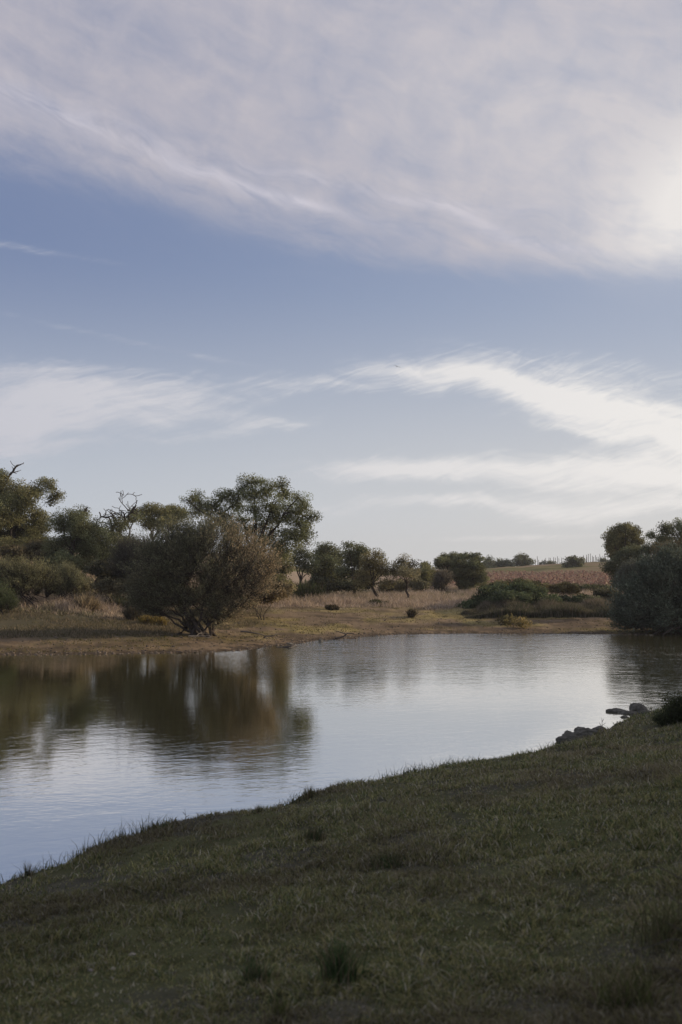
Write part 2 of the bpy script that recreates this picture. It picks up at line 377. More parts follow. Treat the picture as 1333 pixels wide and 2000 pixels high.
def near_grass():
    n = 800000
    # density proportional to 1/distance so that it is even in angle
    d = np.exp(rng.uniform(math.log(3.0), math.log(30), n)); a = np.radians(rng.uniform(-23.5, 23.5, n))
    x, y = d * np.sin(a), d * np.cos(a)
    m = y < split_y(x); x, y, d = x[m], y[m], d[m]
    s = sdist(x, y); m = s > 0.0; x, y, d, s = x[m], y[m], d[m], s[m]
    n1 = fbm(x, y, 0.55, 4); n2 = fbm(x + 50, y, 2.6, 3); n3 = fbm(x - 20, y, 6.0, 3)
    keep = rng.rand(len(x)) < 0.42 + 0.58 * ss(n2 * .5 + n3 * .5, 0.38, 0.58)
    bare = ss(fbm(x + 31, y + 7, 0.8, 4) - 0.04 * x, 0.50, 0.66) * ss(-x, -2.5, 0.5)
    keep &= rng.rand(len(x)) < (ss(s, 0, 0.5) * .5 + .5) * (1 - 0.6 * bare)
    x, y, d, s, n1, n2, n3 = [q[keep] for q in (x, y, d, s, n1, n2, n3)]
    z = height(x, y, s) - 0.004
    k = len(x); h = (0.45 + 0.55 * ss(n2 * .5 + n3 * .5, 0.36, 0.56)) * (0.018 + 0.042 * rng.rand(k) ** 1.8) * (0.55 + 1.0 * n2) * (0.9 + 0.035 * d)
    right = ss(x - 0.20 * y, 0.0, 2.2) * (1 - ss(y, 9, 16)); h = h * (1 + 1.6 * right * rng.rand(k))
    w = 0.0028 + 0.00052 * d + 0.002 * rng.rand(k)
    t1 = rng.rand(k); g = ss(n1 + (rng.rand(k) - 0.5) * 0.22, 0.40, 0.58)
    grn = ncol((0.098, 0.125, 0.060)); yel = ncol((0.225, 0.215, 0.105)); brn = ncol((0.215, 0.185, 0.130)); grey = ncol((0.32, 0.30, 0.26))
    c_ = mixv(np.tile(brn, (k, 1)), np.tile(yel, (k, 1)), ss(t1 + (g - .5) * .6, 0.3, 0.6)); c_ = mixv(c_, np.tile(grn, (k, 1)), g * (rng.rand(k) < 0.36))
    c_ = mixv(c_, np.tile(grey, (k, 1)), 1.0 * (rng.rand(k) < 0.14))
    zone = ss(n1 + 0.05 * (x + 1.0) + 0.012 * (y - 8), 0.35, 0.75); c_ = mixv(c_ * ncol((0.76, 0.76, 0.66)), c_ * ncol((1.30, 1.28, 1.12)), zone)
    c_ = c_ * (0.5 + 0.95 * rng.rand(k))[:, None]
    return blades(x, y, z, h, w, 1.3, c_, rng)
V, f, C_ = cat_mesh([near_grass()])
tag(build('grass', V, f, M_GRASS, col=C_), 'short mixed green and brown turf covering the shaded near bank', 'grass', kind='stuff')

def lip_weeds():
    parts = []
    pts = np.array(near); seg = np.hypot(*np.diff(pts, axis=0).T); cum = np.concatenate([[0], np.cumsum(seg)])
    n = 5200; t_ = rng.rand(n) * cum[-1]; x = np.interp(t_, cum, pts[:, 0]); y = np.interp(t_, cum, pts[:, 1])
    nz = fbm(t_, t_ * 0, 0.9, 3)
    keep = rng.rand(n) < ss(nz, 0.42, 0.7); x, y, nz = x[keep], y[keep], nz[keep]
    x = x + rng.randn(len(x)) * 0.10; y = y - np.abs(rng.randn(len(x)) * 0.12) + 0.03
    z = height(x, y); m = z > 0.05; x, y, z, nz = x[m], y[m], z[m], nz[m]; k = len(x)
    h = (0.04 + 0.13 * rng.rand(k) ** 2.5) * (0.6 + nz); d = np.hypot(x, y)
    c_ = mixv(np.tile(ncol((0.08, 0.075, 0.035)), (k, 1)), np.tile(ncol((0.04, 0.055, 0.02)), (k, 1)), rng.rand(k))
    return blades(x, y, z - 0.01, h, 0.002 + 0.00035 * d, 0.7, c_, rng)
V, f, C_ = cat_mesh([lip_weeds()])
tag(build('shore_grass', V, f, M_GRASS, col=C_), 'thin fringe of longer grass along the lip of the near bank', 'grass', kind='stuff')

def dry_field():
    n = 420000
    d = np.exp(rng.uniform(math.log(48), math.log(135), n)); a = np.radians(rng.uniform(-21.5, 21.5, n))
    x, y = d * np.sin(a), d * np.cos(a); s = sdist(x, y)
    nn = fbm(x, y, 0.35, 4); n2 = fbm(x + 9, y + 4, 1.2, 3)
    m = (s + (nn - 0.5) * 7 > 12.5) & (y < 114) & (rng.rand(n) < 0.30 + 0.7 * ss(n2, .38, .6)); x, y, d, s, nn, n2 = [q[m] for q in (x, y, d, s, nn, n2)]
    z = height(x, y, s) - 0.02; k = len(x)
    h = (0.25 + 0.50 * rng.rand(k)) * (0.35 + 1.2 * n2) * (0.35 + 0.65 * ss(s + (nn - .5) * 7, 12.5, 16))
    w = 0.012 + 0.00035 * d
    c_ = mixv(np.tile(ncol((0.42, 0.325, 0.25)), (k, 1)), np.tile(ncol((0.32, 0.255, 0.17)), (k, 1)), rng.rand(k))
    gr = ss(fbm(x + 77, y, 0.16, 3) + 0.13 * ss(-x, 10, 24) + 0.12 * ss(-x, 6, 12) * (1 - ss(s, 13, 16)), 0.55, 0.70) * 0.8  # random green patches, plus darker green on the left as painted-in shade
    c_ = mixv(c_, np.tile(ncol((0.10, 0.105, 0.045)), (k, 1)), gr * (rng.rand(k) < 0.7)) * (0.65 + 0.9 * rng.rand(k))[:, None] * ncol((1.08, 1.12, 1.18))
    return blades(x, y, z, h, w, 0.75, c_, rng)
def bank_tufts():
    n = 60000
    d = np.exp(rng.uniform(math.log(37), math.log(72), n)); a = np.radians(rng.uniform(-20.5, 20.5, n))
    x, y = d * np.sin(a), d * np.cos(a); s = sdist(x, y)
    nn = fbm(x, y, 0.5, 4); n2 = fbm(x, y, 2.2, 3)
    m = (s > 0.6) & (s < 15) & (y > split_y(x) + 2) & (rng.rand(n) < ss(nn * .5 + n2 * .5 + 0.006 * s - 0.05 * ss(-x, 2, 8), 0.48, 0.62)); x, y, d, s, nn = [q[m] for q in (x, y, d, s, nn)]
    k = len(x); z = height(x, y, s) - 0.01
    c_ = mixv(np.tile(ncol((0.17, 0.135, 0.055)), (k, 1)), np.tile(ncol((0.10, 0.105, 0.035)), (k, 1)), rng.rand(k)) * (0.6 + 0.6 * rng.rand(k))[:, None]
    return blades(x, y, z, 0.03 + 0.07 * rng.rand(k) ** 2, 0.035 + 0 * x, 0.8, c_, rng)
V, f, C_ = cat_mesh([dry_field()])
tag(build('dry_grass', V, f, M_GRASS, col=C_), 'tall tan dry grass on the terrace beyond the far mud bank', 'dry grass', kind='stuff')
V, f, C_ = cat_mesh([bank_tufts()])
tag(build('bank_turf', V, f, M_GRASS, col=C_), 'low olive turf patches on the muddy far bank', 'turf', kind='stuff')

def shade_grass():
    n = 90000
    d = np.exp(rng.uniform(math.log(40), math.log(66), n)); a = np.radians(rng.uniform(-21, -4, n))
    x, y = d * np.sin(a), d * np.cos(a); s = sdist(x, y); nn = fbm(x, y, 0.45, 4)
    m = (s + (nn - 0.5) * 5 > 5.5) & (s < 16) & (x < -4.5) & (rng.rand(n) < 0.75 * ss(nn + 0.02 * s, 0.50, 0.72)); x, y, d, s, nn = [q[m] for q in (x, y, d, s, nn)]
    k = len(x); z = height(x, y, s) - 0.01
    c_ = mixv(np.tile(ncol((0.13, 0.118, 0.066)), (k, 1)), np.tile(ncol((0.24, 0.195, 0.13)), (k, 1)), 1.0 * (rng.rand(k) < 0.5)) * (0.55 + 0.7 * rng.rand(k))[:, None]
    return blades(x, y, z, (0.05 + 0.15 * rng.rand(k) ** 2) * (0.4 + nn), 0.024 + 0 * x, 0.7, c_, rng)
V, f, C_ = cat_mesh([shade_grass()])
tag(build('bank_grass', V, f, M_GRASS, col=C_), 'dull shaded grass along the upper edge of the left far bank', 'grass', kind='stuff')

# ------------------------------------------------------------------ rocks and pebbles
def ico():
    p = (1 + 5 ** .5) / 2
    v = np.array([(-1, p, 0), (1, p, 0), (-1, -p, 0), (1, -p, 0), (0, -1, p), (0, 1, p), (0, -1, -p), (0, 1, -p), (p, 0, -1), (p, 0, 1), (-p, 0, -1), (-p, 0, 1)], float)
    f = [(0, 11, 5), (0, 5, 1), (0, 1, 7), (0, 7, 10), (0, 10, 11), (1, 5, 9), (5, 11, 4), (11, 10, 2), (10, 7, 6), (7, 1, 8), (3, 9, 4), (3, 4, 2), (3, 2, 6), (3, 6, 8), (3, 8, 9), (4, 9, 5), (2, 4, 11), (6, 2, 10), (8, 6, 7), (9, 8, 1)]
    v /= np.linalg.norm(v[0]); return v, np.array(f)
def sphere(sub):
    v, f = ico()
    for _ in range(sub):
        v = list(map(tuple, v)); mp = {}; nf = []
        def md(a, b_):
            k = (min(a, b_), max(a, b_))
            if k not in mp:
                q = np.array(v[a]) + np.array(v[b_]); v.append(tuple(q / np.linalg.norm(q))); mp[k] = len(v) - 1
            return mp[k]
        for a, b_, c_ in f:
            x, y, z = md(a, b_), md(b_, c_), md(c_, a); nf += [(a, x, z), (b_, y, x), (c_, z, y), (x, y, z)]
        v, f = np.array(v), np.array(nf)
    return v, f
SPH = {k: sphere(k) for k in (0, 1, 2, 4)}
def rock(name, px, py, Yd, size, label, cat, rz=0, seed=0, m=None, sub=4, sink=0.25, group=None, z=None, lump=0.5):
    x, _, _ = P(px, py, Yd); v, f = SPH[sub]; v = v.copy(); r = np.random.RandomState(seed)
    # faceted: clip by random planes
    for _ in range(16):
        n = r.randn(3); n /= np.linalg.norm(n); dd = 0.62 + 0.25 * r.rand(); e = v @ n - dd; v = np.where((e > 0)[:, None], v - np.outer(e * 0.92, n), v)
    v = v * (1 + lump * 0.4 * (fbm(v[:, 0] * 2 + seed + v[:, 2], v[:, 1] * 2 + v[:, 2], 1.2, 4) - .5))[:, None]
    v = v * (1 + 0.22 * (fbm(v[:, 0] * 5 + seed, v[:, 1] * 5 + v[:, 2] * 4.1, 1.0, 4) - .5) + 0.25 * (fbm(v[:, 0] * 2.2 + v[:, 2] * 2, v[:, 1] * 2.2 + seed, 1.0, 3) - .5))[:, None]
    v = v * np.array(size)
    zz = Hh(x, Yd) if z is None else z
    o = build(name, v, [f], m or M_ROCK, smooth=sub > 1)
    o.location = (x, Yd, zz + size[2] * (1 - 2 * sink) * 0.8); o.rotation_euler = (0, 0, R(rz))
    return tag(o, label, cat, group)
def at_near(px, py, z=0.2):
    return G(px, py, z)
def rk(name, px, py, zg, wpx, hpx, label, **k):
    x, y = G(px, py, zg); sx = wpx / 2 * y / F; sz = hpx / 2 * y / F
    return rock(name, px, py, y, (sx, sx * k.pop('dep', 0.8), sz * 1.25), label, 'rock', z=zg - sz * 0.3, **k)
rk('boulder', 1112, 1450, 0.20, 58, 32, 'large rounded grey boulder at the water edge of the near bank', seed=3, lump=1.1)
rk('boulder', 1142, 1440, 0.24, 60, 26, 'low grey boulder directly behind the large rounded one on the near bank', seed=24, rz=20, lump=1.1)
rk('boulder', 1172, 1430, 0.26, 50, 15, 'low mossy boulder sunk in the bank right of the two larger boulders', seed=25, rz=50, lump=1.1)
rk('boulder', 1246, 1391, 0.0, 42, 24, 'domed grey boulder standing in shallow water off the near bank', seed=28, rz=40, lump=0.9)
rk('flat_rock', 1206, 1392, -0.02, 40, 12, 'long flat rock slab lying in the water left of the domed boulder', seed=9, lump=1.6, dep=0.6)
rk('flat_rock', 1232, 1395, -0.02, 44, 12, 'flat rock slab under the domed boulder at the water edge', seed=10, lump=1.6, rz=10, dep=0.7)
rk('flat_rock', 1262, 1396, 0.02, 40, 14, 'rough flat rock joining the domed boulder to the bank', seed=11, lump=1.6, rz=-15)
rk('flat_rock', 1221, 1403, -0.02, 20, 8, 'small flat rock in the inlet below the long slab', seed=12, lump=1.4)
rk('flat_rock', 1240, 1404, 0.0, 16, 7, 'smallest flat rock touching the bank below the slabs', seed=13, lump=1.4)
rk('shore_stone', 627, 1254, 0.0, 10, 9, 'dark upright stone standing at the far water edge', seed=14)
rk('shore_stone', 566, 1259, 0.0, 22, 5, 'low dark stone at the far water edge below the bushy willow', seed=15)
rk('shore_stone', 683, 1246, 0.0, 12, 5, 'small pale stone at the far water edge right of the upright stone', seed=16)
rk('shore_stone', 497, 1588, 0.2, 18, 8, 'dark mossy stone on the lip of the near bank', seed=17, m=M_MUD)
rk('shore_stone', 548, 1574, 0.2, 12, 6, 'small dark stone on the near bank lip beside the mossy one', seed=18, m=M_MUD)
for px, py, w, lb in ((197, 1741, 10, 'pale stone on the turf nearest the left water edge'), (222, 1895, 14, 'largest pale stone low on the turf at left'),
                  (177, 1897, 13, 'flat pale stone left of the largest pale stone'), (203, 1768, 7, 'small pale stone just below the pale stone near the left water edge'),
                  (76, 1840, 6, 'tiny white pebble alone on the turf at far left'), (162, 1843, 6, 'small white pebble above the largest pale stone'),
                  (220, 1912, 7, 'small white pebble just below the largest pale stone'), (432, 1748, 6, 'small tan pebble on bare turf in the middle'),
                  (258, 1866, 18, 'elongated pale stone right of and above the largest pale stone'), (503, 1950, 8, 'small pale pebble in front of the left grass tuft')):
    zg = 0.9; 
    for _ in range(6): x, y = G(px, py, zg); zg = Hh(x, y)
    r_ = w / 2 * y / F
    rock('stone', px, py, y, (r_, r_ * .7, r_ * .5), lb, 'stone', rz=px * 7 % 180, seed=px, m=M_STONE, sub=2, sink=0.2, z=zg, group='pale stones in the near turf')
def pebbles(n, fn, mat_, name, label):
    v0, f0 = SPH[0]; x, y, sz, c_ = fn(n); k = len(x); z = height(x, y)
    jit = 1 + 0.35 * rng.randn(k, len(v0), 1) * 0.6
    V = v0[None] * jit * (sz[:, None, None] * np.array([1, .8, .55])[None, None]) + np.column_stack([x, y, z])[:, None]
    f = (f0[None] + (np.arange(k) * len(v0))[:, None, None]).reshape(-1, 3)
    tag(build(name, V.reshape(-1, 3), [f], mat_, col=np.repeat(c_, len(v0), 0)), label, 'pebbles', kind='stuff')
M_PEB = mat('pebble', attr=True, rough=0.9)
def fp(n):
    d = rng.uniform(37, 62, n); a = np.radians(rng.uniform(-20, 20, n)); x, y = d * np.sin(a), d * np.cos(a); s = sdist(x, y)
    m = (s > -0.1) & (s < 7) & (rng.rand(n) < 0.12 + 1.2 * np.exp(-s / 0.5)) & (y > split_y(x)); x, y = x[m], y[m]
    return x, y, 0.015 + 0.06 * rng.rand(len(x)) ** 3, np.outer(0.35 + 1.0 * rng.rand(len(x)), ncol((0.16, 0.13, 0.10)))
pebbles(60000, fp, M_PEB, 'shore_pebbles', 'scattered pebbles and clods along the muddy far waterline')
def npb(n):
    d = np.exp(rng.uniform(math.log(3.2), math.log(24), n)); a = np.radians(rng.uniform(-21, 21, n)); x, y = d * np.sin(a), d * np.cos(a); s = sdist(x, y)
    m = (s > 0.02) & (y < split_y(x)) & (rng.rand(n) < ss(fbm(x, y, 0.8, 3), 0.4, 0.65)); x, y, d = x[m], y[m], d[m]
    return x, y, (0.002 + 0.010 * rng.rand(len(x)) ** 4) * (0.7 + 0.06 * d), np.outer(0.4 + 1.0 * rng.rand(len(x)), ncol((0.17, 0.15, 0.12)))
pebbles(6000, npb, M_PEB, 'gravel', 'fine pale gravel specks in the near turf')

# ------------------------------------------------------------------ woody plants
def tubes(paths, rad_, sides=5):
    """paths (n,m,3), rad (n,m) -> verts, quads"""
    paths = np.asarray(paths, float); rad_ = np.asarray(rad_, float); n, m, _ = paths.shape
    tg = np.gradient(paths, axis=1); tg /= np.linalg.norm(tg, axis=2, keepdims=True) + 1e-9
    ref = np.where(np.abs(tg[..., 2:3]) > 0.8, np.array([1., 0.1, 0]), np.array([0.05, 0.1, 1.]))
    u = np.cross(tg, ref); u /= np.linalg.norm(u, axis=2, keepdims=True) + 1e-9; v = np.cross(tg, u)
    th = np.arange(sides) / sides * 2 * math.pi
    V = paths[:, :, None] + rad_[:, :, None, None] * (np.cos(th)[None, None, :, None] * u[:, :, None] + np.sin(th)[None, None, :, None] * v[:, :, None])
    i = np.arange(n)[:, None, None] * m * sides + np.arange(m - 1)[None, :, None] * sides
    a = np.arange(sides)[None, None]; b_ = (np.arange(sides) + 1)[None, None] % sides
    Q = np.stack([i + a, i + b_, i + sides + b_, i + sides + a], -1).reshape(-1, 4)
    return V.reshape(-1, 3), Q
def curve(a, b_, r, m=6, wob=0.08, lift=0.15, up0=0.0):
    """wavy paths from a (n,3) to b (n,3)"""
    a = np.atleast_2d(a); b_ = np.atleast_2d(b_); n = len(a); L = np.linalg.norm(b_ - a, axis=1)[:, None, None]
    t_ = np.linspace(0, 1, m)[None, :, None]
    c_ = (a + b_) / 2; c_ = c_.copy(); c_[:, 2] += (lift * L[:, 0, 0])
    p = (1 - t_) ** 2 * a[:, None] + 2 * t_ * (1 - t_) * c_[:, None] + t_ ** 2 * b_[:, None]
    w = r.randn(n, m, 3) * wob * L * np.sin(t_ * math.pi)
    return p + w
def join(parts):
    V = []; Q = {}; o = 0
    for v, f in parts:
        V.append(v); Q.setdefault(f.shape[1], []).append(f + o); o += len(v)
    return np.concatenate(V), [np.concatenate(x) for x in Q.values()]
def leaves(c, size, r, col, asp=0.55, up=0.3, fold=0.0):
    """diamond leaf sprays at points c"""
    n = len(c); d = r.randn(n, 3); d[:, 2] += up; d /= np.linalg.norm(d, axis=1, keepdims=True)
    q = r.randn(n, 3); q -= (q * d).sum(1, keepdims=True) * d; q /= np.linalg.norm(q, axis=1, keepdims=True)
    L = (size * (0.6 + 0.8 * r.rand(n)))[:, None] if np.ndim(size) == 0 else size[:, None]
    V = np.stack([c - d * L / 2, c + q * L * asp / 2, c + d * L / 2, c - q * L * asp / 2], 1).reshape(-1, 3)
    return V, np.arange(n * 4).reshape(-1, 4), np.repeat(col, 4, 0)
def in_ball(n, r):
    d = r.randn(n, 3); d /= np.linalg.norm(d, axis=1, keepdims=True)
    return d * (r.rand(n) ** (1 / 2.2))[:, None]
def gnarl(p, d, L, rad_, depth, r, out_, m=5, spread=0.9, upb=0.15):
    pts = [p]; q = p.copy(); dd = d / np.linalg.norm(d)
    for k in range(m - 1):
        dd = dd + r.randn(3) * 0.32; dd[2] += upb; dd /= np.linalg.norm(dd); q = q + dd * L / (m - 1); pts.append(q)
    out_.append((np.array(pts), np.linspace(rad_, rad_ * 0.55, m)))
    if depth > 0:
        for k in range(r.randint(2, 4)):
            i_ = r.randint(2, m); e = dd + r.randn(3) * spread
            gnarl(pts[i_], e, L * (0.5 + 0.3 * r.rand()), rad_ * 0.55, depth - 1, r, out_, m, spread, upb)
OLIVE = (0.080, 0.092, 0.042)
def tree(name, label, cat, px, Yd, lobes, col=OLIVE, dens=1.0, seed=0, trunk_r=None, puff=0.36, group=None, dead=None, leafs=None, base_px=None,
         fork=0.35, lean=0, stems=1, depth=1.0, pl=135, colvar=0.36):
    r = np.random.RandomState(seed + 100)
    k = Yd / F; x0, _, _ = P(px, 1100, Yd); z0 = Hh(x0, Yd); root = empty(name, (x0, Yd, z0), label, cat, group)
    cen = []; rad_ = []
    for (lx, ly, rx, ry) in lobes:
        x, _, z = P(lx, ly, Yd); a = rx * k * 1.16; b_ = ry * k * 1.14
        cen.append((x - x0, r.uniform(-0.8, 0.8) * depth * (a + 0.6), z - z0)); rad_.append((a, max(a, b_) * 0.95 * depth, b_))
    cen = np.array(cen); rad_ = np.array(rad_)
    H = (cen[:, 2] + rad_[:, 2]).max(); cx = np.average(cen[:, 0], weights=rad_[:, 0])
    tr = (trunk_r or 0.034 * H + 0.04) * 0.72
    # trunk(s) and limbs
    parts = []; fk = []
    for s_i in range(stems):
        b0 = np.array([(s_i - (stems - 1) / 2) * tr * 2.0, r.uniform(-.1, .1), -0.25])
        f0 = np.array([cx * 0.45 + b0[0] * 2.5 + lean, 0.0, H * fork * (1 + 0.1 * r.randn())]); fk.append(f0)
        pth = curve(b0, f0, r, 7, 0.035, 0.0)
        parts.append(tubes(pth, np.linspace(tr * 1.25, tr * 0.75, 7)[None] * np.array([1.25, 1, 1, 1, 1, 1, 1]), 9))
    limb_pts = []
    for i_, c_ in enumerate(cen):
        f0 = fk[i_ % stems]
        # limbs start from the fork, or from the nearest limb already there
        st = f0
        if limb_pts:
            allp = np.concatenate(limb_pts); dd = np.linalg.norm(allp - c_, axis=1) + 0.35 * np.abs(allp[:, 2] - f0[2]); j_ = dd.argmin()
            if dd[j_] < np.linalg.norm(c_ - f0) * 0.6: st = allp[j_]
        far_ = np.linalg.norm(c_ - f0) / (H + 1e-6)
        pth = curve(st, c_, r, 7, 0.032, 0.10)[0]; limb_pts.append(pth)
        rr0 = tr * (0.55 if st is f0 else 0.3)
        parts.append(tubes(pth[None], np.linspace(rr0, tr * 0.13, 7)[None], 6))
    LP = np.concatenate(limb_pts)
    pc = []; pr = []
    for c_, q in zip(cen, rad_):
        n = max(3, int(dens * 5.2 * q[0] * q[2] / puff ** 2 * (0.6 + 0.4 * depth)))
        pc.append(c_ + in_ball(n, r) * q * 0.92); pr.append(puff * (0.55 + 0.7 * r.rand(n)))
    pc = np.concatenate(pc); pr = np.concatenate(pr)
    near_i = np.array([np.linalg.norm(LP - p_, axis=1).argmin() for p_ in pc])
    pth = curve(LP[near_i], pc, r, 4, 0.08, 0.05)
    parts.append(tubes(pth, np.outer(np.full(len(pc), 1.0), [tr * .12, tr * .09, tr * .07, 0.006]), 4))
    if dead:
        for (sx, sy, ex, ey, dp) in dead:
            a = np.array(P(sx, sy, Yd)) - (x0, Yd, z0); e = np.array(P(ex, ey, Yd)) - (x0, Yd, z0); o_ = []
            j_ = np.linalg.norm(LP - a, axis=1).argmin(); parts.append(tubes(curve(LP[j_], a, r, 4, .03, 0), np.linspace(tr * .33, tr * .27, 4)[None], 5))
            gnarl(a, e - a, np.linalg.norm(e - a) * 0.95, tr * 0.40, dp, r, o_, 7, 0.95, 0.02)
            for p_, q_ in o_: parts.append(tubes(p_[None], np.maximum(q_, 0.02)[None], 5))
    V, fs = join(parts); build('trunk', V, fs, M_BARK, root, smooth=True)
    n = (pl * (pr / puff) ** 2).astype(int); idx = np.repeat(np.arange(len(pc)), n)
    g = r.randn(len(idx), 3) * 0.56; g /= np.maximum(1, np.linalg.norm(g, axis=1, keepdims=True) / 1.15); pos = pc[idx] + g * pr[idx][:, None] * np.array([1.15, 1.15, 0.85])
    ls = leafs or max(0.05, Yd * 0.00125)
    col = tuple(c_ * 1.8 for c_ in col); tint = (1 + colvar * r.randn(len(pc)))[idx].clip(0.45, 1.7)[:, None]; warm = r.rand(len(pc))[idx][:, None] * np.array([[0.20, 0.06, 0.0]])
    cc = np.array(col) * tint * (1 + warm) * (0.75 + 0.5 * r.rand(len(idx)))[:, None]
    V, Q, C_ = leaves(pos, ls, r, cc, 0.7, 0.2)
    build('crown', V, [Q], M_LEAF, root, C_)
    return root

def bush(name, label, cat, px, Yd, lobes, seed=0, ntip=420, leaf=(0.10, 0.095, 0.06), bark=(0.075, 0.068, 0.052), leafs=0.07, tw=0.55, twn=9, lpt=7, spread=0.35,
         trunk_r=0.05, group=None, asp=0.45, upb=0.7, lit_side_col=None, outb=1.0, z=None, sc=1.0):
    """many-stemmed bush: stems arch from the foot to points in the crown, twigs and narrow leaves at their ends"""
    r = np.random.RandomState(seed + 500); k = Yd / F
    x0, _, _ = P(px, 1100, Yd); z0 = Hh(x0, Yd) if z is None else z; root = empty(name, (x0, Yd, z0), label, cat, group)
    vol = np.array([l[2] * l[3] for l in lobes], float); tips = []
    for (lx, ly, rx, ry), v_ in zip(lobes, vol):
        x, _, zz = P(lx, ly, Yd); n = max(4, int(ntip * v_ / vol.sum())); d = in_ball(n, r)
        tips.append(np.array([x - x0, 0, zz - z0]) + d * np.array([rx * k, max(rx, ry) * k * 0.85, ry * k]))
    tips = np.concatenate(tips); tips[:, 2] = np.maximum(tips[:, 2], 0.06); n = len(tips)
    # primary stems
    np_ = 16; cid = r.choice(n, np_, replace=False); prim = tips[cid] * np.array([0.62, 0.62, 0.62]); b0 = np.column_stack([r.randn(np_) * spread, r.randn(np_) * spread * 0.7, np.full(np_, -0.15)])
    H = tips[:, 2].max()
    c1_ = curve(b0, prim, r, 8, 0.04, 0.10); parts = [tubes(c1_, np.outer(0.6 + 0.6 * r.rand(np_), np.linspace(trunk_r * 1.3, trunk_r * 0.35, 8)), 6)]
    LP = c1_[:, 2:].reshape(-1, 3)
    j_ = np.array([(np.linalg.norm(LP - p_, axis=1) + 0.5 * np.maximum(0, LP[:, 2] - p_[2])).argmin() for p_ in tips])
    c2 = curve(LP[j_], tips, r, 6, 0.06, 0.06); parts.append(tubes(c2, np.outer(np.full(n, 1.0), np.array([trunk_r * .32, .018 * sc, .015 * sc, .012 * sc, .010 * sc, .008 * sc])), 3))
    V, fs = join(parts); build('stem', V, fs, M_BARK, root, smooth=True)
    # twigs
    m = n * twn; ti = np.repeat(np.arange(n), twn); tt = r.rand(m); seg = 2 + (tt * 3.99).astype(int) % 4; st = c2[ti, np.clip(seg, 2, 5)]
    ctr = np.array([0, 0, H * 0.35]); od = tips[ti] - ctr; od /= np.linalg.norm(od, axis=1, keepdims=True)
    d = od * outb + r.randn(m, 3) * 0.45; d[:, 2] += upb; d /= np.linalg.norm(d, axis=1, keepdims=True); L = tw * (0.5 + 0.8 * r.rand(m)); en = st + d * L[:, None]
    wv_ = np.cross(d, r.randn(m, 3)); wv_ /= np.linalg.norm(wv_, axis=1, keepdims=True); wv_ *= 0.00015 * Yd + 0.001
    V = np.stack([st - wv_, st + wv_, en], 1).reshape(-1, 3); T_ = np.arange(m * 3).reshape(-1, 3)
    bc = np.repeat(np.array(bark) * (0.7 + 0.8 * r.rand(m))[:, None], 3, 0)
    build('twigs', V, [T_], M_TWIG, root, bc)
    li = np.repeat(np.arange(m), lpt); u_ = 0.15 + 0.9 * r.rand(len(li)); pos = st[li] + (en - st)[li] * u_[:, None] + r.randn(len(li), 3) * 0.05 * sc
    pos[:, 2] = np.maximum(pos[:, 2], 0.02)
    cl = np.array(leaf) * 1.35 * (0.6 + 0.8 * r.rand(n))[ti][li][:, None] * (0.7 + 0.6 * r.rand(len(li)))[:, None]
    if lit_side_col is not None:  # sunlit right side of the crown put into the leaf colour
        f_ = (ss(pos[:, 0] + 0.5 * r.randn(len(li)), *lit_side_col[1]))[:, None] * (r.rand(len(li)) < 0.8)[:, None]; cl = cl * (1 - f_) + np.array(lit_side_col[0]) * (0.6 + 0.8 * r.rand(len(li)))[:, None] * f_
    n_ = len(pos); dd = d[li] + r.randn(n_, 3) * 0.5; dd /= np.linalg.norm(dd, axis=1, keepdims=True); q = np.cross(dd, r.randn(n_, 3)); q /= np.linalg.norm(q, axis=1, keepdims=True)
    Ls = (leafs * (0.6 + 0.8 * r.rand(n_)))[:, None]
    V = np.stack([pos, pos + dd * Ls * .5 + q * Ls * asp / 2, pos + dd * Ls, pos + dd * Ls * .5 - q * Ls * asp / 2], 1).reshape(-1, 3)
    build('foliage', V, [np.arange(n_ * 4).reshape(-1, 4)], M_LEAF, root, np.repeat(cl, 4, 0))
    return root

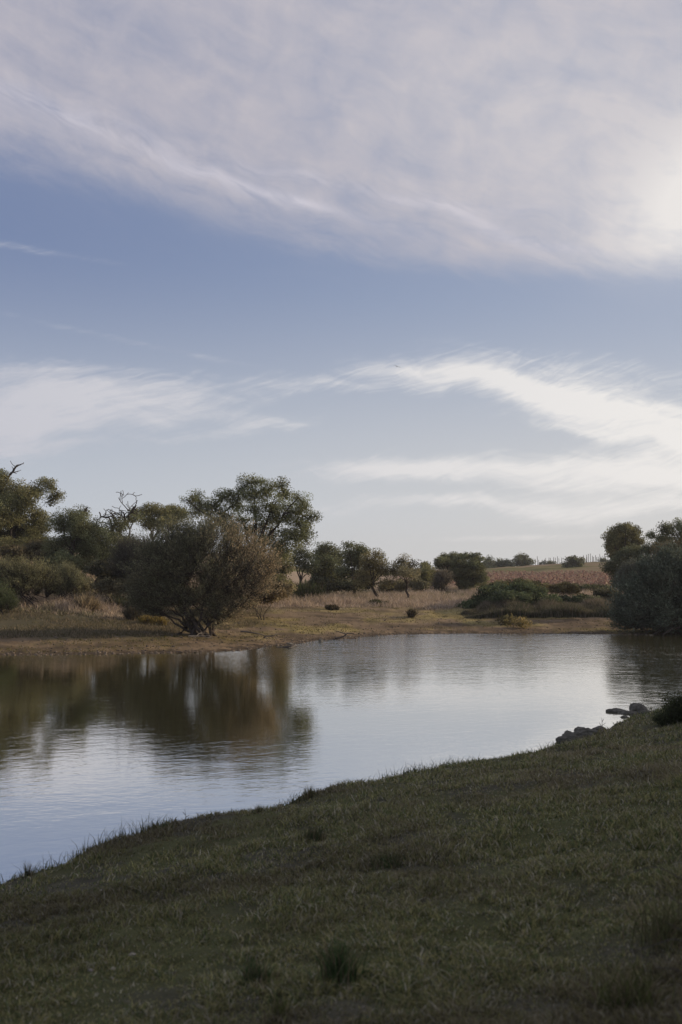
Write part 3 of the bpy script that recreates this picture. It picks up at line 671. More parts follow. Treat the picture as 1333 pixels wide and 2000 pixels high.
def broom(name, label, cat, px, Yd, wpx, hpx, n=2600, col=(0.095, 0.105, 0.045), seed=0, group=None, wd=None, tall=1.0, base_py=None, spread=0.8, lean=0.35, dead=0.15):
    """shrub of many upright green rods fanning from several crowns"""
    r = np.random.RandomState(seed + 900); k = Yd / F
    if base_py is not None:
        zg = 1.0; 
        for _ in range(8): x0, Yd = G(px, base_py, zg); zg = Hh(x0, Yd)
        k = Yd / F
    x0, _, _ = P(px, 1100, Yd); z0 = Hh(x0, Yd); W = wpx / 2 * k; H = hpx * k
    n = int(n * 2.2); nb = max(5, int(wpx / 3.5)); bc = in_ball(nb, r)[:, :2] * np.array([W * 0.75, W * 0.6]); ht = (1 - 0.5 * (np.linalg.norm(bc / (W + 1e-6), axis=1)) ** 2) * (0.8 + 0.35 * r.rand(nb))
    i_ = r.randint(0, nb, n); g = r.randn(n, 2) * W * 0.10 * spread
    bx, by = bc[i_, 0] + g[:, 0], bc[i_, 1] + g[:, 1]
    zb = height(x0 + bx, Yd + by) - z0
    d = np.column_stack([g[:, 0] / (W * .1) * lean + r.randn(n) * 0.16, g[:, 1] / (W * .1) * lean + r.randn(n) * .16, np.ones(n)]); d /= np.linalg.norm(d, axis=1, keepdims=True)
    L = H * ht[i_] * (0.45 + 0.6 * r.rand(n)); s0 = r.rand(n) * 0.72
    a = np.column_stack([bx, by, zb]) + d * (L * s0)[:, None]; e = a + d * (L * 0.34)[:, None]; e += r.randn(n, 3) * 0.05 * L[:, None]
    wv_ = np.cross(d, r.randn(n, 3)); wv_ /= np.linalg.norm(wv_, axis=1, keepdims=True); wv_ *= (wd or 0.00026 * Yd + 0.001)
    V = np.stack([a - wv_, a + wv_, (a + e) / 2 + wv_ * .9, (a + e) / 2 - wv_ * .9, e], 1).reshape(-1, 3); kk = np.arange(n)[:, None] * 5
    c_ = np.array(col) * (0.55 + 0.9 * r.rand(n))[:, None] * (0.8 + 0.4 * r.rand(nb))[i_][:, None]
    dm = r.rand(n) < dead; c_[dm] = np.array((0.17, 0.135, 0.09)) * (0.6 + 0.7 * r.rand(dm.sum()))[:, None]
    o = build(name, V, [kk + np.array([[0, 1, 2, 3]]), kk + np.array([[3, 2, 4]])], M_GRASS, None, np.repeat(c_, 5, 0))
    o.location = (x0, Yd, z0); return tag(o, label, cat, group)

# ---- left hillside
G1 = (0.082, 0.094, 0.050); G2 = (0.100, 0.106, 0.052); G3 = (0.062, 0.074, 0.043)
tree('oak_tree', 'tall oak at the left edge of the hillside with bare dead twigs on top', 'tree', 30, 70,
     [(-12, 932, 28, 24), (22, 962, 38, 26), (58, 978, 30, 24), (8, 1005, 52, 32), (60, 1018, 34, 30), (0, 1042, 46, 26), (-50, 960, 50, 50), (-60, 1030, 50, 50), (45, 1048, 30, 22), (30, 1068, 50, 18), (72, 1050, 24, 18),
      (84, 940, 9, 8), (104, 950, 13, 11), (110, 966, 10, 10), (92, 976, 9, 8), (75, 958, 12, 12)], col=G2, seed=1, dens=1.25, dead=[(12, 945, 18, 912, 2), (18, 930, 42, 914, 1)], trunk_r=0.3)
tree('oak_tree', 'rounded bushy oak standing left of the dark leaning oak on the slope', 'tree', 140, 62,
     [(142, 1006, 24, 14), (120, 1022, 26, 18), (160, 1028, 24, 22), (145, 1050, 40, 28), (112, 1072, 26, 22), (158, 1078, 26, 26), (130, 1096, 30, 18), (118, 1106, 34, 14), (155, 1106, 26, 14)], col=G1, seed=2, dens=1.5,
     dead=[(162, 1005, 172, 985, 2)])
tree('oak_tree', 'dark leaning oak with a black trunk between the bushy oak and the half dead oak', 'tree', 176, 66,
     [(188, 1032, 20, 16), (205, 1055, 32, 22), (218, 1080, 32, 18), (188, 1085, 24, 16), (235, 1068, 20, 18)], col=G3, seed=3, dens=1.2, fork=0.3, lean=0.3)
tree('oak_tree', 'half dead oak with gnarled bare branches above its thin crown', 'tree', 246, 69,
     [(238, 1028, 20, 14), (226, 1042, 16, 12), (258, 1012, 14, 12), (246, 1060, 20, 16)], col=G1, seed=4, dens=0.8, trunk_r=0.26, fork=0.5,
     dead=[(216, 1040, 210, 988, 3), (232, 1045, 252, 985, 3), (245, 1020, 262, 996, 3), (213, 1010, 186, 1004, 2), (250, 1008, 268, 988, 2)])
tree('oak_tree', 'pale green open oak with a thin pale trunk left of the biggest oak', 'tree', 286, 73,
     [(278, 1006, 20, 14), (300, 1000, 24, 14), (325, 1002, 30, 16), (350, 1006, 22, 14), (292, 1024, 20, 12), (322, 1026, 30, 14)], col=G2, seed=5, dens=1.0, fork=0.55, trunk_r=0.16)
tree('oak_tree', 'biggest oak with a broad open crown rising behind the bushy willow', 'tree', 492, 64,
     [(372, 980, 20, 10), (392, 984, 20, 12), (418, 988, 20, 14), (385, 968, 12, 8), (440, 968, 20, 15), (432, 1005, 20, 14), (456, 985, 20, 16),
      (484, 942, 22, 13), (508, 940, 14, 10), (470, 962, 22, 16), (500, 965, 26, 20), (524, 958, 16, 14), (548, 948, 18, 12), (556, 968, 20, 16), (535, 990, 26, 20), (498, 998, 26, 18),
      (584, 974, 16, 14), (595, 992, 16, 13), (572, 1000, 22, 16), (602, 1012, 12, 10), (617, 1009, 9, 5), (584, 1024, 24, 15), (592, 1046, 16, 12), (562, 1044, 20, 12), (548, 1064, 20, 12), (598, 1058, 8, 8), (470, 1015, 22, 14), (520, 1022, 22, 14), (490, 1040, 26, 14), (530, 1046, 22, 12), (405, 1000, 18, 12), (602, 1030, 12, 10), (455, 1030, 20, 12), (540, 1010, 30, 18), (575, 1046, 24, 14), (505, 1062, 30, 14), (545, 1078, 24, 12), (420, 1018, 22, 12), (445, 1048, 24, 12), (385, 1002, 14, 9), (580, 1066, 14, 10)],
     col=(0.088, 0.100, 0.048), seed=6, dens=0.95, trunk_r=0.34, fork=0.38, puff=0.36, depth=0.8, pl=120)
tree('oak_tree', 'small dark oak half hidden behind the right side of the bushy willow', 'tree', 540, 70,
     [(548, 1084, 20, 18), (535, 1110, 24, 20), (558, 1112, 12, 16), (545, 1135, 22, 16), (562, 1146, 16, 12), (540, 1156, 22, 10)], col=G2, seed=7, dens=1.3)
# ---- middle distance
tree('oak_tree', 'open dark oak with a slim forked trunk just right of the bushy willow', 'tree', 583, 82,
     [(586, 1080, 14, 10), (604, 1086, 14, 10), (574, 1092, 10, 10), (592, 1104, 14, 10), (608, 1106, 14, 12)], col=G3, seed=8, dens=1.0, puff=0.4)
tree('oak_tree', 'wide rounded oak forming the left shoulder of the middle grove', 'tree', 640, 85,
     [(640, 1072, 20, 11), (626, 1086, 16, 14), (655, 1090, 18, 14), (640, 1106, 26, 18), (622, 1120, 20, 14), (655, 1126, 22, 16)], col=G1, seed=9, dens=1.4, puff=0.42)
tree('oak_tree', 'tallest oak in the middle grove, with a slender dark trunk', 'tree', 690, 81,
     [(680, 1068, 11, 7), (698, 1074, 14, 10), (712, 1080, 10, 9), (684, 1088, 20, 14), (706, 1098, 18, 14), (680, 1114, 22, 16), (702, 1126, 18, 14)], col=G1, seed=10, dens=1.2, puff=0.4)
tree('oak_tree', 'round topped oak with a dark leaning trunk at the right end of the middle grove', 'tree', 745, 76,
     [(734, 1088, 12, 9), (722, 1100, 18, 14), (744, 1102, 16, 14), (726, 1122, 20, 14), (750, 1118, 14, 8), (708, 1132, 14, 10), (755, 1136, 16, 8)], col=(0.095, 0.092, 0.048), seed=11, dens=1.1, lean=-0.5, puff=0.4)
tree('oak_tree', 'small grey green oak on a thin forked trunk standing in the dry grass', 'tree', 799, 75,
     [(790, 1098, 14, 8), (778, 1108, 14, 9), (804, 1108, 14, 10), (792, 1120, 20, 10), (812, 1122, 10, 8), (774, 1122, 10, 8)], col=(0.10, 0.10, 0.062), seed=12, dens=0.9, puff=0.36, trunk_r=0.13, fork=0.42)
tree('oak_tree', 'low bushy oak between the small grey green oak and the big dark oak', 'tree', 832, 94,
     [(834, 1108, 12, 7), (826, 1120, 14, 10), (842, 1122, 14, 10), (832, 1134, 18, 10)], col=G2, seed=13, dens=1.3)
tree('oak_tree', 'big dark spreading oak with twin trunks at the end of the dry terrace', 'tree', 905, 98,
     [(862, 1097, 10, 7), (884, 1090, 20, 9), (905, 1088, 20, 8), (932, 1090, 12, 8), (876, 1106, 22, 13), (904, 1106, 26, 16), (930, 1110, 16, 18), (892, 1124, 20, 10), (922, 1132, 18, 14), (940, 1126, 8, 12), (910, 1142, 14, 8)],
     col=G1, seed=14, dens=1.5, stems=2, trunk_r=0.22, fork=0.25)
tree('oak_tree', 'lone round tree on the hill crest between the far row and the fence posts', 'tree', 1023, 238,
     [(1012, 1096, 9, 8), (1024, 1092, 12, 7), (1032, 1100, 10, 8), (1018, 1104, 12, 6)], col=G1, seed=15, dens=1.0, puff=0.8, leafs=0.3, pl=90)
for i_, (a, b_, lb) in enumerate(((955, 236, 'leftmost tree of the far row on the skyline behind the red vineyard'), (974, 240, 'middle tree of the far row on the skyline behind the red vineyard'), (992, 238, 'right hand tree of the far row on the skyline behind the red vineyard'))):
    tree('oak_tree', lb, 'tree', a, b_, [(a, 1098 + i_ * 1.5, 9, 8), (a - 6, 1106, 8, 8), (a + 6, 1106, 8, 8), (a, 1112, 10, 6)], col=G3, seed=16 + i_, dens=1.3, puff=0.8, leafs=0.3, pl=90, group='far row of trees on the skyline')
tree('oak_tree', 'small spreading tree alone on the open green slope above the vineyard', 'tree', 1123, 196,
     [(1118, 1094, 10, 6), (1130, 1096, 10, 7), (1110, 1104, 8, 6), (1122, 1106, 14, 7), (1136, 1106, 6, 6)], col=G1, seed=20, dens=1.2, puff=0.6, leafs=0.25, pl=90, fork=0.3)
# ---- right side
tree('oak_tree', 'round crowned tree full of small sky gaps near the right edge', 'tree', 1222, 95,
     [(1218, 1032, 14, 7), (1202, 1040, 12, 8), (1235, 1040, 12, 9), (1195, 1056, 9, 10), (1216, 1054, 18, 12), (1242, 1058, 11, 12), (1194, 1072, 8, 8), (1212, 1074, 16, 9), (1238, 1074, 12, 8), (1220, 1056, 27, 24), (1206, 1086, 14, 10), (1234, 1086, 14, 10)],
     col=(0.095, 0.100, 0.05), seed=21, dens=1.7, puff=0.36, pl=100, fork=0.4, trunk_r=0.2)
tree('oak_tree', 'low dark spreading oak beneath the round crowned tree', 'tree', 1230, 80,
     [(1215, 1086, 18, 10), (1240, 1080, 22, 12), (1268, 1074, 18, 12), (1250, 1096, 26, 12), (1222, 1104, 24, 10), (1194, 1106, 13, 9), (1206, 1122, 10, 14), (1200, 1138, 7, 9)], col=G3, seed=22, dens=1.5, lean=0.2)
tree('oak_tree', 'tall open oak with thin limbs against the sky at the right edge', 'tree', 1322, 74,
     [(1275, 1044, 10, 7), (1286, 1054, 12, 6), (1297, 1036, 10, 9), (1314, 1034, 10, 10), (1330, 1022, 9, 7), (1336, 1038, 14, 14), (1304, 1052, 12, 7), (1325, 1056, 12, 9), (1355, 1035, 22, 20), (1285, 1066, 10, 5), (1350, 1060, 20, 14)],
     col=G1, seed=23, dens=1.4, puff=0.36, fork=0.5, trunk_r=0.2)
# ---- willows
bush('bushy_willow', 'large twiggy grey brown willow bush rooted on the muddy far bank', 'bush', 392, 46.5,
     [(330, 1080, 70, 50), (400, 1066, 80, 48), (460, 1085, 70, 46), (500, 1105, 48, 38), (300, 1125, 55, 45), (385, 1130, 80, 45), (455, 1135, 60, 38), (285, 1165, 40, 32), (440, 1175, 40, 28), (370, 1045, 45, 22), (425, 1042, 45, 22), (520, 1120, 30, 24), (500, 1148, 38, 24), (474, 1180, 24, 22), (405, 1192, 44, 24), (300, 1180, 44, 26), (335, 1160, 50, 30), (430, 1195, 34, 22), (375, 1185, 26, 20)],
     seed=1, ntip=1750, leaf=(0.112, 0.115, 0.070), leafs=0.08, tw=0.75, upb=1.0, twn=9, lpt=8, trunk_r=0.085, spread=0.42, lit_side_col=((0.34, 0.27, 0.165), (0.2, 2.4)))
bush('shore_willow', 'dense blue green willow thicket overhanging the water at the right edge', 'bush', 1320, 54.5,
     [(1240, 1180, 40, 45), (1225, 1212, 30, 26), (1290, 1150, 50, 55), (1340, 1140, 60, 55), (1290, 1205, 60, 34), (1400, 1160, 70, 70), (1340, 1205, 50, 34), (1265, 1120, 20, 16), (1310, 1100, 26, 18), (1480, 1170, 60, 60)],
     seed=2, ntip=2200, leaf=(0.086, 0.103, 0.074), leafs=0.11, tw=0.75, twn=10, lpt=9, trunk_r=0.06, spread=1.6, upb=1.3, z=0.15)
bush('willow_bush', 'brownish twiggy bush behind the top of the blue green willow thicket', 'bush', 1330, 62,
     [(1300, 1085, 24, 18), (1330, 1078, 26, 16), (1360, 1085, 30, 24), (1320, 1105, 40, 24)], seed=3, ntip=620, leaf=(0.115, 0.10, 0.06), leafs=0.09, tw=0.6, trunk_r=0.05)
bush('willow_bush', 'grey twiggy bush with pale upright shoots under the low dark spreading oak', 'bush', 1236, 70,
     [(1232, 1122, 18, 16), (1246, 1132, 20, 18), (1222, 1140, 14, 16), (1262, 1118, 16, 14)], seed=4, ntip=380, leaf=(0.10, 0.11, 0.085), leafs=0.10, tw=0.7, trunk_r=0.05)
bush('thorn_bush', 'grey leafless thicket between the half dead oak and the bushy willow', 'bush', 262, 58,
     [(250, 1085, 36, 24), (282, 1078, 34, 24), (235, 1110, 28, 20), (270, 1112, 40, 22)], seed=5, ntip=600, leaf=(0.075, 0.075, 0.06), leafs=0.07, tw=0.7, lpt=5, trunk_r=0.05)
bush('thorn_bush', 'small grey leafless shrub in front of the big dark oak', 'bush', 866, 92,
     [(866, 1132, 14, 12), (860, 1144, 14, 10)], seed=6, ntip=220, leaf=(0.13, 0.115, 0.085), leafs=0.10, tw=0.7, lpt=5, trunk_r=0.04)
bush('thorn_bush', 'reddish brown shrub beside the low bushy oak', 'bush', 848, 100,
     [(846, 1128, 10, 8), (852, 1138, 12, 10)], seed=7, ntip=180, leaf=(0.17, 0.085, 0.055), leafs=0.12, tw=0.6, lpt=6, trunk_r=0.04)

bush('thorn_bush', 'dark tangled shrub at the right edge of the near bank above the water', 'bush', 1325, 17.5,
     [(1308, 1425, 26, 24), (1330, 1395, 30, 34), (1365, 1400, 46, 46)], seed=8, ntip=560, leaf=(0.062, 0.070, 0.034), leafs=0.03, tw=0.16, lpt=7, trunk_r=0.01, spread=0.25, sc=0.25)
bush('broom_shrub', 'huge pale green broom mound on the lower left slope', 'shrub', 50, 55, [(20, 1118, 50, 22), (60, 1122, 50, 24), (90, 1136, 36, 22), (40, 1145, 60, 22), (-30, 1125, 40, 30)],
     seed=11, ntip=900, leaf=(0.19, 0.185, 0.095), leafs=0.07, tw=0.45, lpt=8, trunk_r=0.03, spread=1.0, upb=1.5, asp=0.3)
bush('broom_shrub', 'pale green broom shrub right of the huge mound', 'shrub', 128, 55.5, [(128, 1128, 26, 20), (118, 1145, 30, 16), (146, 1142, 22, 14)],
     seed=12, ntip=420, leaf=(0.18, 0.18, 0.10), leafs=0.07, tw=0.45, lpt=8, trunk_r=0.03, spread=0.5, upb=1.5, asp=0.3)
bush('broom_shrub', 'dark green broom shrub at the very left edge of the slope', 'shrub', -4, 52, [(-10, 1170, 34, 26), (10, 1180, 24, 16), (-40, 1165, 30, 30)],
     seed=13, ntip=420, leaf=(0.085, 0.105, 0.05), leafs=0.07, tw=0.45, lpt=8, trunk_r=0.03, spread=0.5, upb=1.4, asp=0.3)
# ---- brambles and hedges
def thicket(label, px, Yd, lobes, col, seed, name='bramble_thicket'):
    return tree(name, label, 'thicket', px, Yd, lobes, col=col, seed=seed, dens=1.7, trunk_r=0.05, fork=0.12, stems=3, depth=1.0, pl=100, colvar=0.4, puff=0.30, leafs=0.12)
thicket('large dark green bramble mound rising from the dry terrace', 1000, 67,
        [(960, 1158, 22, 12), (985, 1152, 24, 12), (1015, 1150, 26, 10), (1045, 1158, 26, 10), (950, 1172, 24, 9), (990, 1168, 40, 12), (1040, 1170, 36, 10), (1072, 1172, 22, 7), (925, 1182, 20, 6), (905, 1187, 14, 4)], (0.050, 0.066, 0.034), 31)
thicket('long hedge of dark shrubs behind the bramble mound', 1000, 84, [(960, 1147, 20, 6), (990, 1143, 24, 6), (1025, 1142, 24, 7), (1055, 1146, 18, 7)], (0.066, 0.068, 0.032), 32, 'hedge')
thicket('rounded yellowish shrub at the right end of the long hedge', 1102, 80, [(1085, 1150, 14, 8), (1105, 1150, 16, 9), (1118, 1154, 10, 7)], (0.105, 0.095, 0.042), 33, 'hedge')
thicket('low dark hedge bordering the foot of the red vineyard', 1150, 92, [(1125, 1150, 18, 5), (1150, 1149, 20, 6), (1175, 1150, 20, 6)], (0.058, 0.066, 0.034), 34, 'hedge')
thicket('low bramble clump right of the large mound', 1120, 68, [(1105, 1172, 16, 7), (1130, 1171, 18, 7), (1152, 1174, 14, 6)], (0.050, 0.062, 0.034), 35)
thicket('dark shrubs between the low bramble clump and the willow thicket', 1185, 72, [(1172, 1160, 18, 9), (1192, 1165, 18, 12), (1205, 1178, 14, 12), (1180, 1178, 20, 8)], (0.060, 0.062, 0.038), 36)
thicket('low mossy hummock at the edge of the far waterline', 1008, 57.5, [(1000, 1213, 16, 3), (1020, 1215, 14, 3)], (0.10, 0.088, 0.038), 37, 'hummock')
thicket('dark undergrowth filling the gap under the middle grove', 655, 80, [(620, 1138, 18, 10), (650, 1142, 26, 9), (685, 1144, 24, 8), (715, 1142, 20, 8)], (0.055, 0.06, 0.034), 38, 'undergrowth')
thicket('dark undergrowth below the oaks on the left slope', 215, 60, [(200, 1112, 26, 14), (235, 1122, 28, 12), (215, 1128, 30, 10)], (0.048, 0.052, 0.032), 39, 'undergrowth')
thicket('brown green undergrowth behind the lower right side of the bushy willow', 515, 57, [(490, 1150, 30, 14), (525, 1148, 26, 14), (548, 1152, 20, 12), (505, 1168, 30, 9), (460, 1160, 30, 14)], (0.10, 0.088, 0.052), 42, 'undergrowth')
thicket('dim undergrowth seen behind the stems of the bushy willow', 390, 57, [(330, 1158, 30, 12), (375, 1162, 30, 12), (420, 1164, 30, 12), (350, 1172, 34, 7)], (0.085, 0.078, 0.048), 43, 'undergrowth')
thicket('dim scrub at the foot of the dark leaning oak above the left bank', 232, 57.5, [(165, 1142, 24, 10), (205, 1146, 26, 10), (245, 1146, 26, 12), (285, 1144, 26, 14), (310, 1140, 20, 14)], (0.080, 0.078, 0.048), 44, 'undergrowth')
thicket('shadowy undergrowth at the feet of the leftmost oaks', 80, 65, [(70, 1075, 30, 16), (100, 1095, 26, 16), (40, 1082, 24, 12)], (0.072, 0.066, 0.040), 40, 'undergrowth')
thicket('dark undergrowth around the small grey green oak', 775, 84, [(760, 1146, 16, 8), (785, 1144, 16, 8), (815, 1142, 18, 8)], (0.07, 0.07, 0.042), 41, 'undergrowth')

# ---- broom and grass shrubs
BR = [('broom_shrub', 'big dark green broom shrub beside the bushy willow on the dry terrace', 'shrub', 605, 74, 62, 44, 3800, (0.11, 0.125, 0.05)),
      ('broom_shrub', 'small dark broom shrub half sunk in the dry grass under the leaning trunk', 'shrub', 742, 69, 52, 16, 1600, (0.075, 0.082, 0.036)),
      ('broom_shrub', 'round dark tussock shrub alone where the mud bank meets the dry grass', 'shrub', 803, 61.5, 26, 18, 1300, (0.080, 0.070, 0.045)),
      ('broom_shrub', 'tan feathery broom shrub between the pale green shrub and the dark undergrowth', 'shrub', 168, 54, 56, 34, 2600, (0.26, 0.21, 0.13)),
      ('broom_shrub', 'brown bracken mound under the leftmost oak', 'shrub', 30, 64, 110, 30, 3200, (0.20, 0.13, 0.085)),
      ('broom_shrub', 'dark low shrub beneath the left side of the bushy willow', 'shrub', 262, 51.5, 50, 30, 1800, (0.072, 0.066, 0.045)),
      ('broom_shrub', 'yellow sunlit grass clump under the left side of the bushy willow', 'shrub', 300, 50, 66, 20, 2600, (0.26, 0.20, 0.06)),
      ('broom_shrub', 'dark clump in the dry grass left of the small broom', 'shrub', 648, 65, 32, 12, 900, (0.085, 0.075, 0.045)),
      ('broom_shrub', 'small round green shrub at the foot of the grey leafless shrub', 'shrub', 876, 88, 18, 13, 700, (0.085, 0.085, 0.042)),
      ('broom_shrub', 'brushy green growth in the dim hollow on the left slope', 'shrub', 236, 56, 60, 30, 2600, (0.085, 0.090, 0.046))]
for i_, (nm, lb, ct, px, Yd, w_, h_, n_, c_) in enumerate(BR):
    broom(nm, lb, ct, px, Yd, w_, h_, n_, c_, seed=i_)
# reeds in front of the bramble
def reeds():
    r = np.random.RandomState(77); n = 42000
    x = r.uniform(7.6, 19, n); y = r.uniform(0, 1, n); nn = fbm(x, y * 3, 0.7, 3)
    y0 = 61.5 - 0.02 * x; y = y0 + y * 5.0 * (0.4 + 0.6 * ss(x, 8, 10)); z = height(x, y); h = (0.34 + 0.34 * r.rand(n)) * (0.10 + 1.7 * fbm(x, y * 0.6, 0.9, 3)) * ss(x + 1.5 * (nn - .5), 7.5, 10) + 0.06
    c_ = mixv(np.tile(ncol((0.095, 0.100, 0.058)), (n, 1)), np.tile(ncol((0.24, 0.20, 0.145)), (n, 1)), (r.rand(n) < 0.30 + 0.5 * ss(y - y0, 1.5, 4)) * 1.0) * (0.6 + 0.7 * r.rand(n))[:, None]
    return blades(x, y, z - .02, h, 0.032 + 0 * x, 0.45, c_, r)
V, f, C_ = cat_mesh([reeds()])
tag(build('reeds', V, f, M_GRASS, col=C_), 'dark band of rushes between the far mud bank and the bramble mound', 'reeds', kind='stuff')

# ---- near tufts
def tuft(px, py, wpx, hpx, n, col, label, seed, lean=0.55, group=None, name='grass_tuft', cat='grass tuft'):
    r = np.random.RandomState(seed + 40); zg = 0.8
    for _ in range(8): x0, y0 = G(px, py, zg); zg = Hh(x0, y0)
    k = y0 / F; g = r.randn(n, 2) * wpx * k * 0.16
    h = hpx * k * (0.45 + 0.65 * r.rand(n)); th = r.rand(n) * 6.283; l = lean * (0.2 + r.rand(n)); dx, dy = np.cos(th) * l * h * 0.8, np.sin(th) * l * h * 0.8
    m = 5; t_ = np.linspace(0, 1, m); w = 0.0022 + 0.0016 * r.rand(n)
    P_ = np.stack([np.column_stack([g[:, 0] + dx * q ** 1.8, g[:, 1] + dy * q ** 1.8, h * (q - 0.25 * l * q ** 2.5) - 0.01]) for q in t_], 1)
    W = np.column_stack([-np.sin(th), np.cos(th), 0 * th])[:, None] * (w[:, None, None] * (1 - 0.9 * t_ ** 1.5)[None, :, None]) + 0
    az = r.rand(n) * 6.283; W = np.column_stack([np.cos(az), np.sin(az), 0 * az])[:, None] * (w[:, None, None] * (1 - 0.9 * t_ ** 1.5)[None, :, None])
    V = np.stack([P_ - W, P_ + W], 2).reshape(-1, 3); o_ = np.arange(n)[:, None, None] * m * 2 + np.arange(m - 1)[None, :, None] * 2
    Q = (o_ + np.array([[[0, 1, 3, 2]]])).reshape(-1, 4)
    c_ = np.array(col) * 1.7 * (0.45 + 0.9 * r.rand(n) ** 1.3)[:, None]; dm = r.rand(n) < 0.30; c_[dm] = np.array((0.26, 0.21, 0.13)) * (0.5 + 0.7 * r.rand(dm.sum()))[:, None]
    o = build(name, V, [Q], M_GRASS, None, np.repeat(c_, m * 2, 0)); o.location = (x0, y0, zg); return tag(o, label, cat, group)
DG = (0.055, 0.088, 0.034)
tuft(500, 1925, 70, 60, 240, DG, 'dark green grass tuft low in the foreground left of the biggest tuft', 1)
tuft(662, 1925, 90, 95, 380, DG, 'biggest dark green grass tuft low in the foreground', 2)
tuft(545, 1990, 40, 50, 90, (0.075, 0.085, 0.030), 'yellow green grass tuft at the bottom edge below the two dark tufts', 3)
tuft(612, 1645, 60, 36, 300, (0.05, 0.062, 0.028), 'dark grass tuft in the middle of the near bank below the water edge', 4)
tuft(605, 1560, 26, 30, 110, (0.075, 0.075, 0.035), 'tall thin grass tuft standing on the lip of the bank', 5)
tuft(505, 1588, 26, 22, 70, (0.065, 0.068, 0.032), 'short grass tuft beside the dark mossy stone on the lip', 6)
tuft(325, 1618, 34, 18, 90, DG, 'dark grass tuft on the lip left of the middle', 7)
tuft(55, 1712, 22, 34, 60, (0.055, 0.058, 0.032), 'tall weedy tuft on the lip near the left edge', 8)
tuft(1310, 1840, 200, 110, 230, (0.085, 0.088, 0.040), 'tall tangled grass at the right edge of the foreground', 10, lean=0.9)
tuft(1235, 1970, 190, 105, 230, (0.085, 0.092, 0.036), 'long leaning grass in the bottom right corner', 11, lean=0.9)
tuft(840, 1868, 90, 22, 260, (0.036, 0.060, 0.024), 'low patch of bright green weed near the centre foreground', 12, lean=1.2, name='weed_patch', cat='weeds')
tuft(765, 1690, 110, 22, 300, (0.040, 0.064, 0.024), 'low green weed patch in the middle of the slope', 13, lean=1.2, name='weed_patch', cat='weeds')

def strands(name, label, cat, paths, Yd, rad0, m_=None, root_i=0, zshift=0):
    """thin curved stalks given as photo-plane waypoints at one real distance each"""
    parts = []; pts = [[np.array(P(x, y, Yd + dy)) for x, y, dy in p] for p in paths]; o0 = pts[0][0]
    for p in pts:
        p = np.array(p); t_ = np.linspace(0, len(p) - 1, 4 * (len(p) - 1) + 1); q = np.column_stack([np.interp(t_, range(len(p)), p[:, i]) for i in range(3)])
        for _ in range(2): q[1:-1] = (q[:-2] + 2 * q[1:-1] + q[2:]) / 4
        parts.append(tubes((q - o0)[None], np.linspace(rad0, rad0 * 0.4, len(q))[None], 5))
    V, fs = join(parts); o = build(name, V, fs, m_ or M_DEAD, smooth=True); o.location = o0; return tag(o, label, cat)
strands('dry_stalk', 'thin dead weed stalk with side twigs standing on the lip beside the large boulder', 'stalk',
        [[(1176, 1428, 0), (1177, 1415, 0), (1176, 1402, 0)], [(1176, 1420, 0), (1171, 1411, .05)], [(1176, 1418, 0), (1184, 1412, -.05)], [(1177, 1410, 0), (1180, 1404, 0)]], G(1176, 1428, .25)[1], 0.006)
strands('dry_stalk', 'thin forked dead weed rising above the lip left of the dark grass tuft', 'stalk',
        [[(362, 1606, 0), (363, 1594, 0), (361, 1580, 0)], [(363, 1596, 0), (371, 1592, 0)], [(362, 1592, 0), (357, 1586, 0)]], G(362, 1606, .25)[1], 0.004)
strands('dry_stalk', 'thin dead weed on the lip near the left edge beside the weedy tuft', 'stalk',
        [[(142, 1682, 0), (143, 1672, 0), (141, 1660, 0)], [(143, 1674, 0), (149, 1668, 0)]], G(142, 1682, .25)[1], 0.004)
strands('bramble_cane', 'pale arching dead canes reaching in from the right edge of the foreground', 'cane',
        [[(1420, 1840, 0), (1380, 1790, 0), (1333, 1768, 0), (1296, 1742, .1), (1272, 1728, .2)], [(1400, 1760, 0), (1340, 1722, 0), (1284, 1690, 0), (1240, 1702, .1), (1206, 1716, .2)],
         [(1420, 1940, 0), (1380, 1850, 0), (1333, 1818, 0), (1298, 1800, 0)]], 4.6, 0.0035)
strands('bramble_cane', 'low arching dead cane above the long leaning grass at bottom right', 'cane',
        [[(1400, 1960, 0), (1370, 1850, 0), (1318, 1832, 0), (1280, 1846, 0), (1225, 1862, .1)], [(1400, 1950, 0), (1333, 1894, 0), (1280, 1890, .1)]], 4.2, 0.003)
# fallen branch and driftwood on the far bank
def branch(px, py, zg, L, dirn, label, seed, rad0=0.035, depth=2, m_=None, name='fallen_branch', flat=0.25):
    r = np.random.RandomState(seed); x, y = G(px, py, zg); z = Hh(x, y); o_ = []
    gnarl(np.zeros(3), np.array(dirn, float), L, rad0, depth, r, o_, 6, 0.7, 0.0); pp = [tubes((p * np.array([1, 1, flat]))[None], np.maximum(q, .008)[None], 5) for p, q in o_]
    V, fs = join(pp); V[:, 2] -= V[:, 2].min() - 0.0; o = build(name, V, fs, m_ or M_DEAD, smooth=True); o.location = (x, y, z - 0.02); return tag(o, label, 'branch')
M_PALEW = mat('bleached_wood', (0.24, 0.21, 0.17), var=0.3, vscale=9)
branch(368, 1246, 0.35, 1.0, (1, 0.2, 0.1), 'bleached fallen branch on the mud below the bushy willow', 3, 0.03, 2, M_PALEW)
branch(470, 1252, 0.2, 1.6, (1, 0.1, 0), 'dark exposed roots and sticks on the mud right of the bushy willow', 4, 0.045, 2)
branch(655, 1247, 0.05, 1.5, (1, -0.1, 0), 'dark driftwood lying along the far waterline right of the upright stone', 5, 0.05, 1)
branch(540, 1262, 0.05, 1.3, (1, 0, 0), 'dark driftwood at the far waterline left of the upright stone', 6, 0.05, 1)

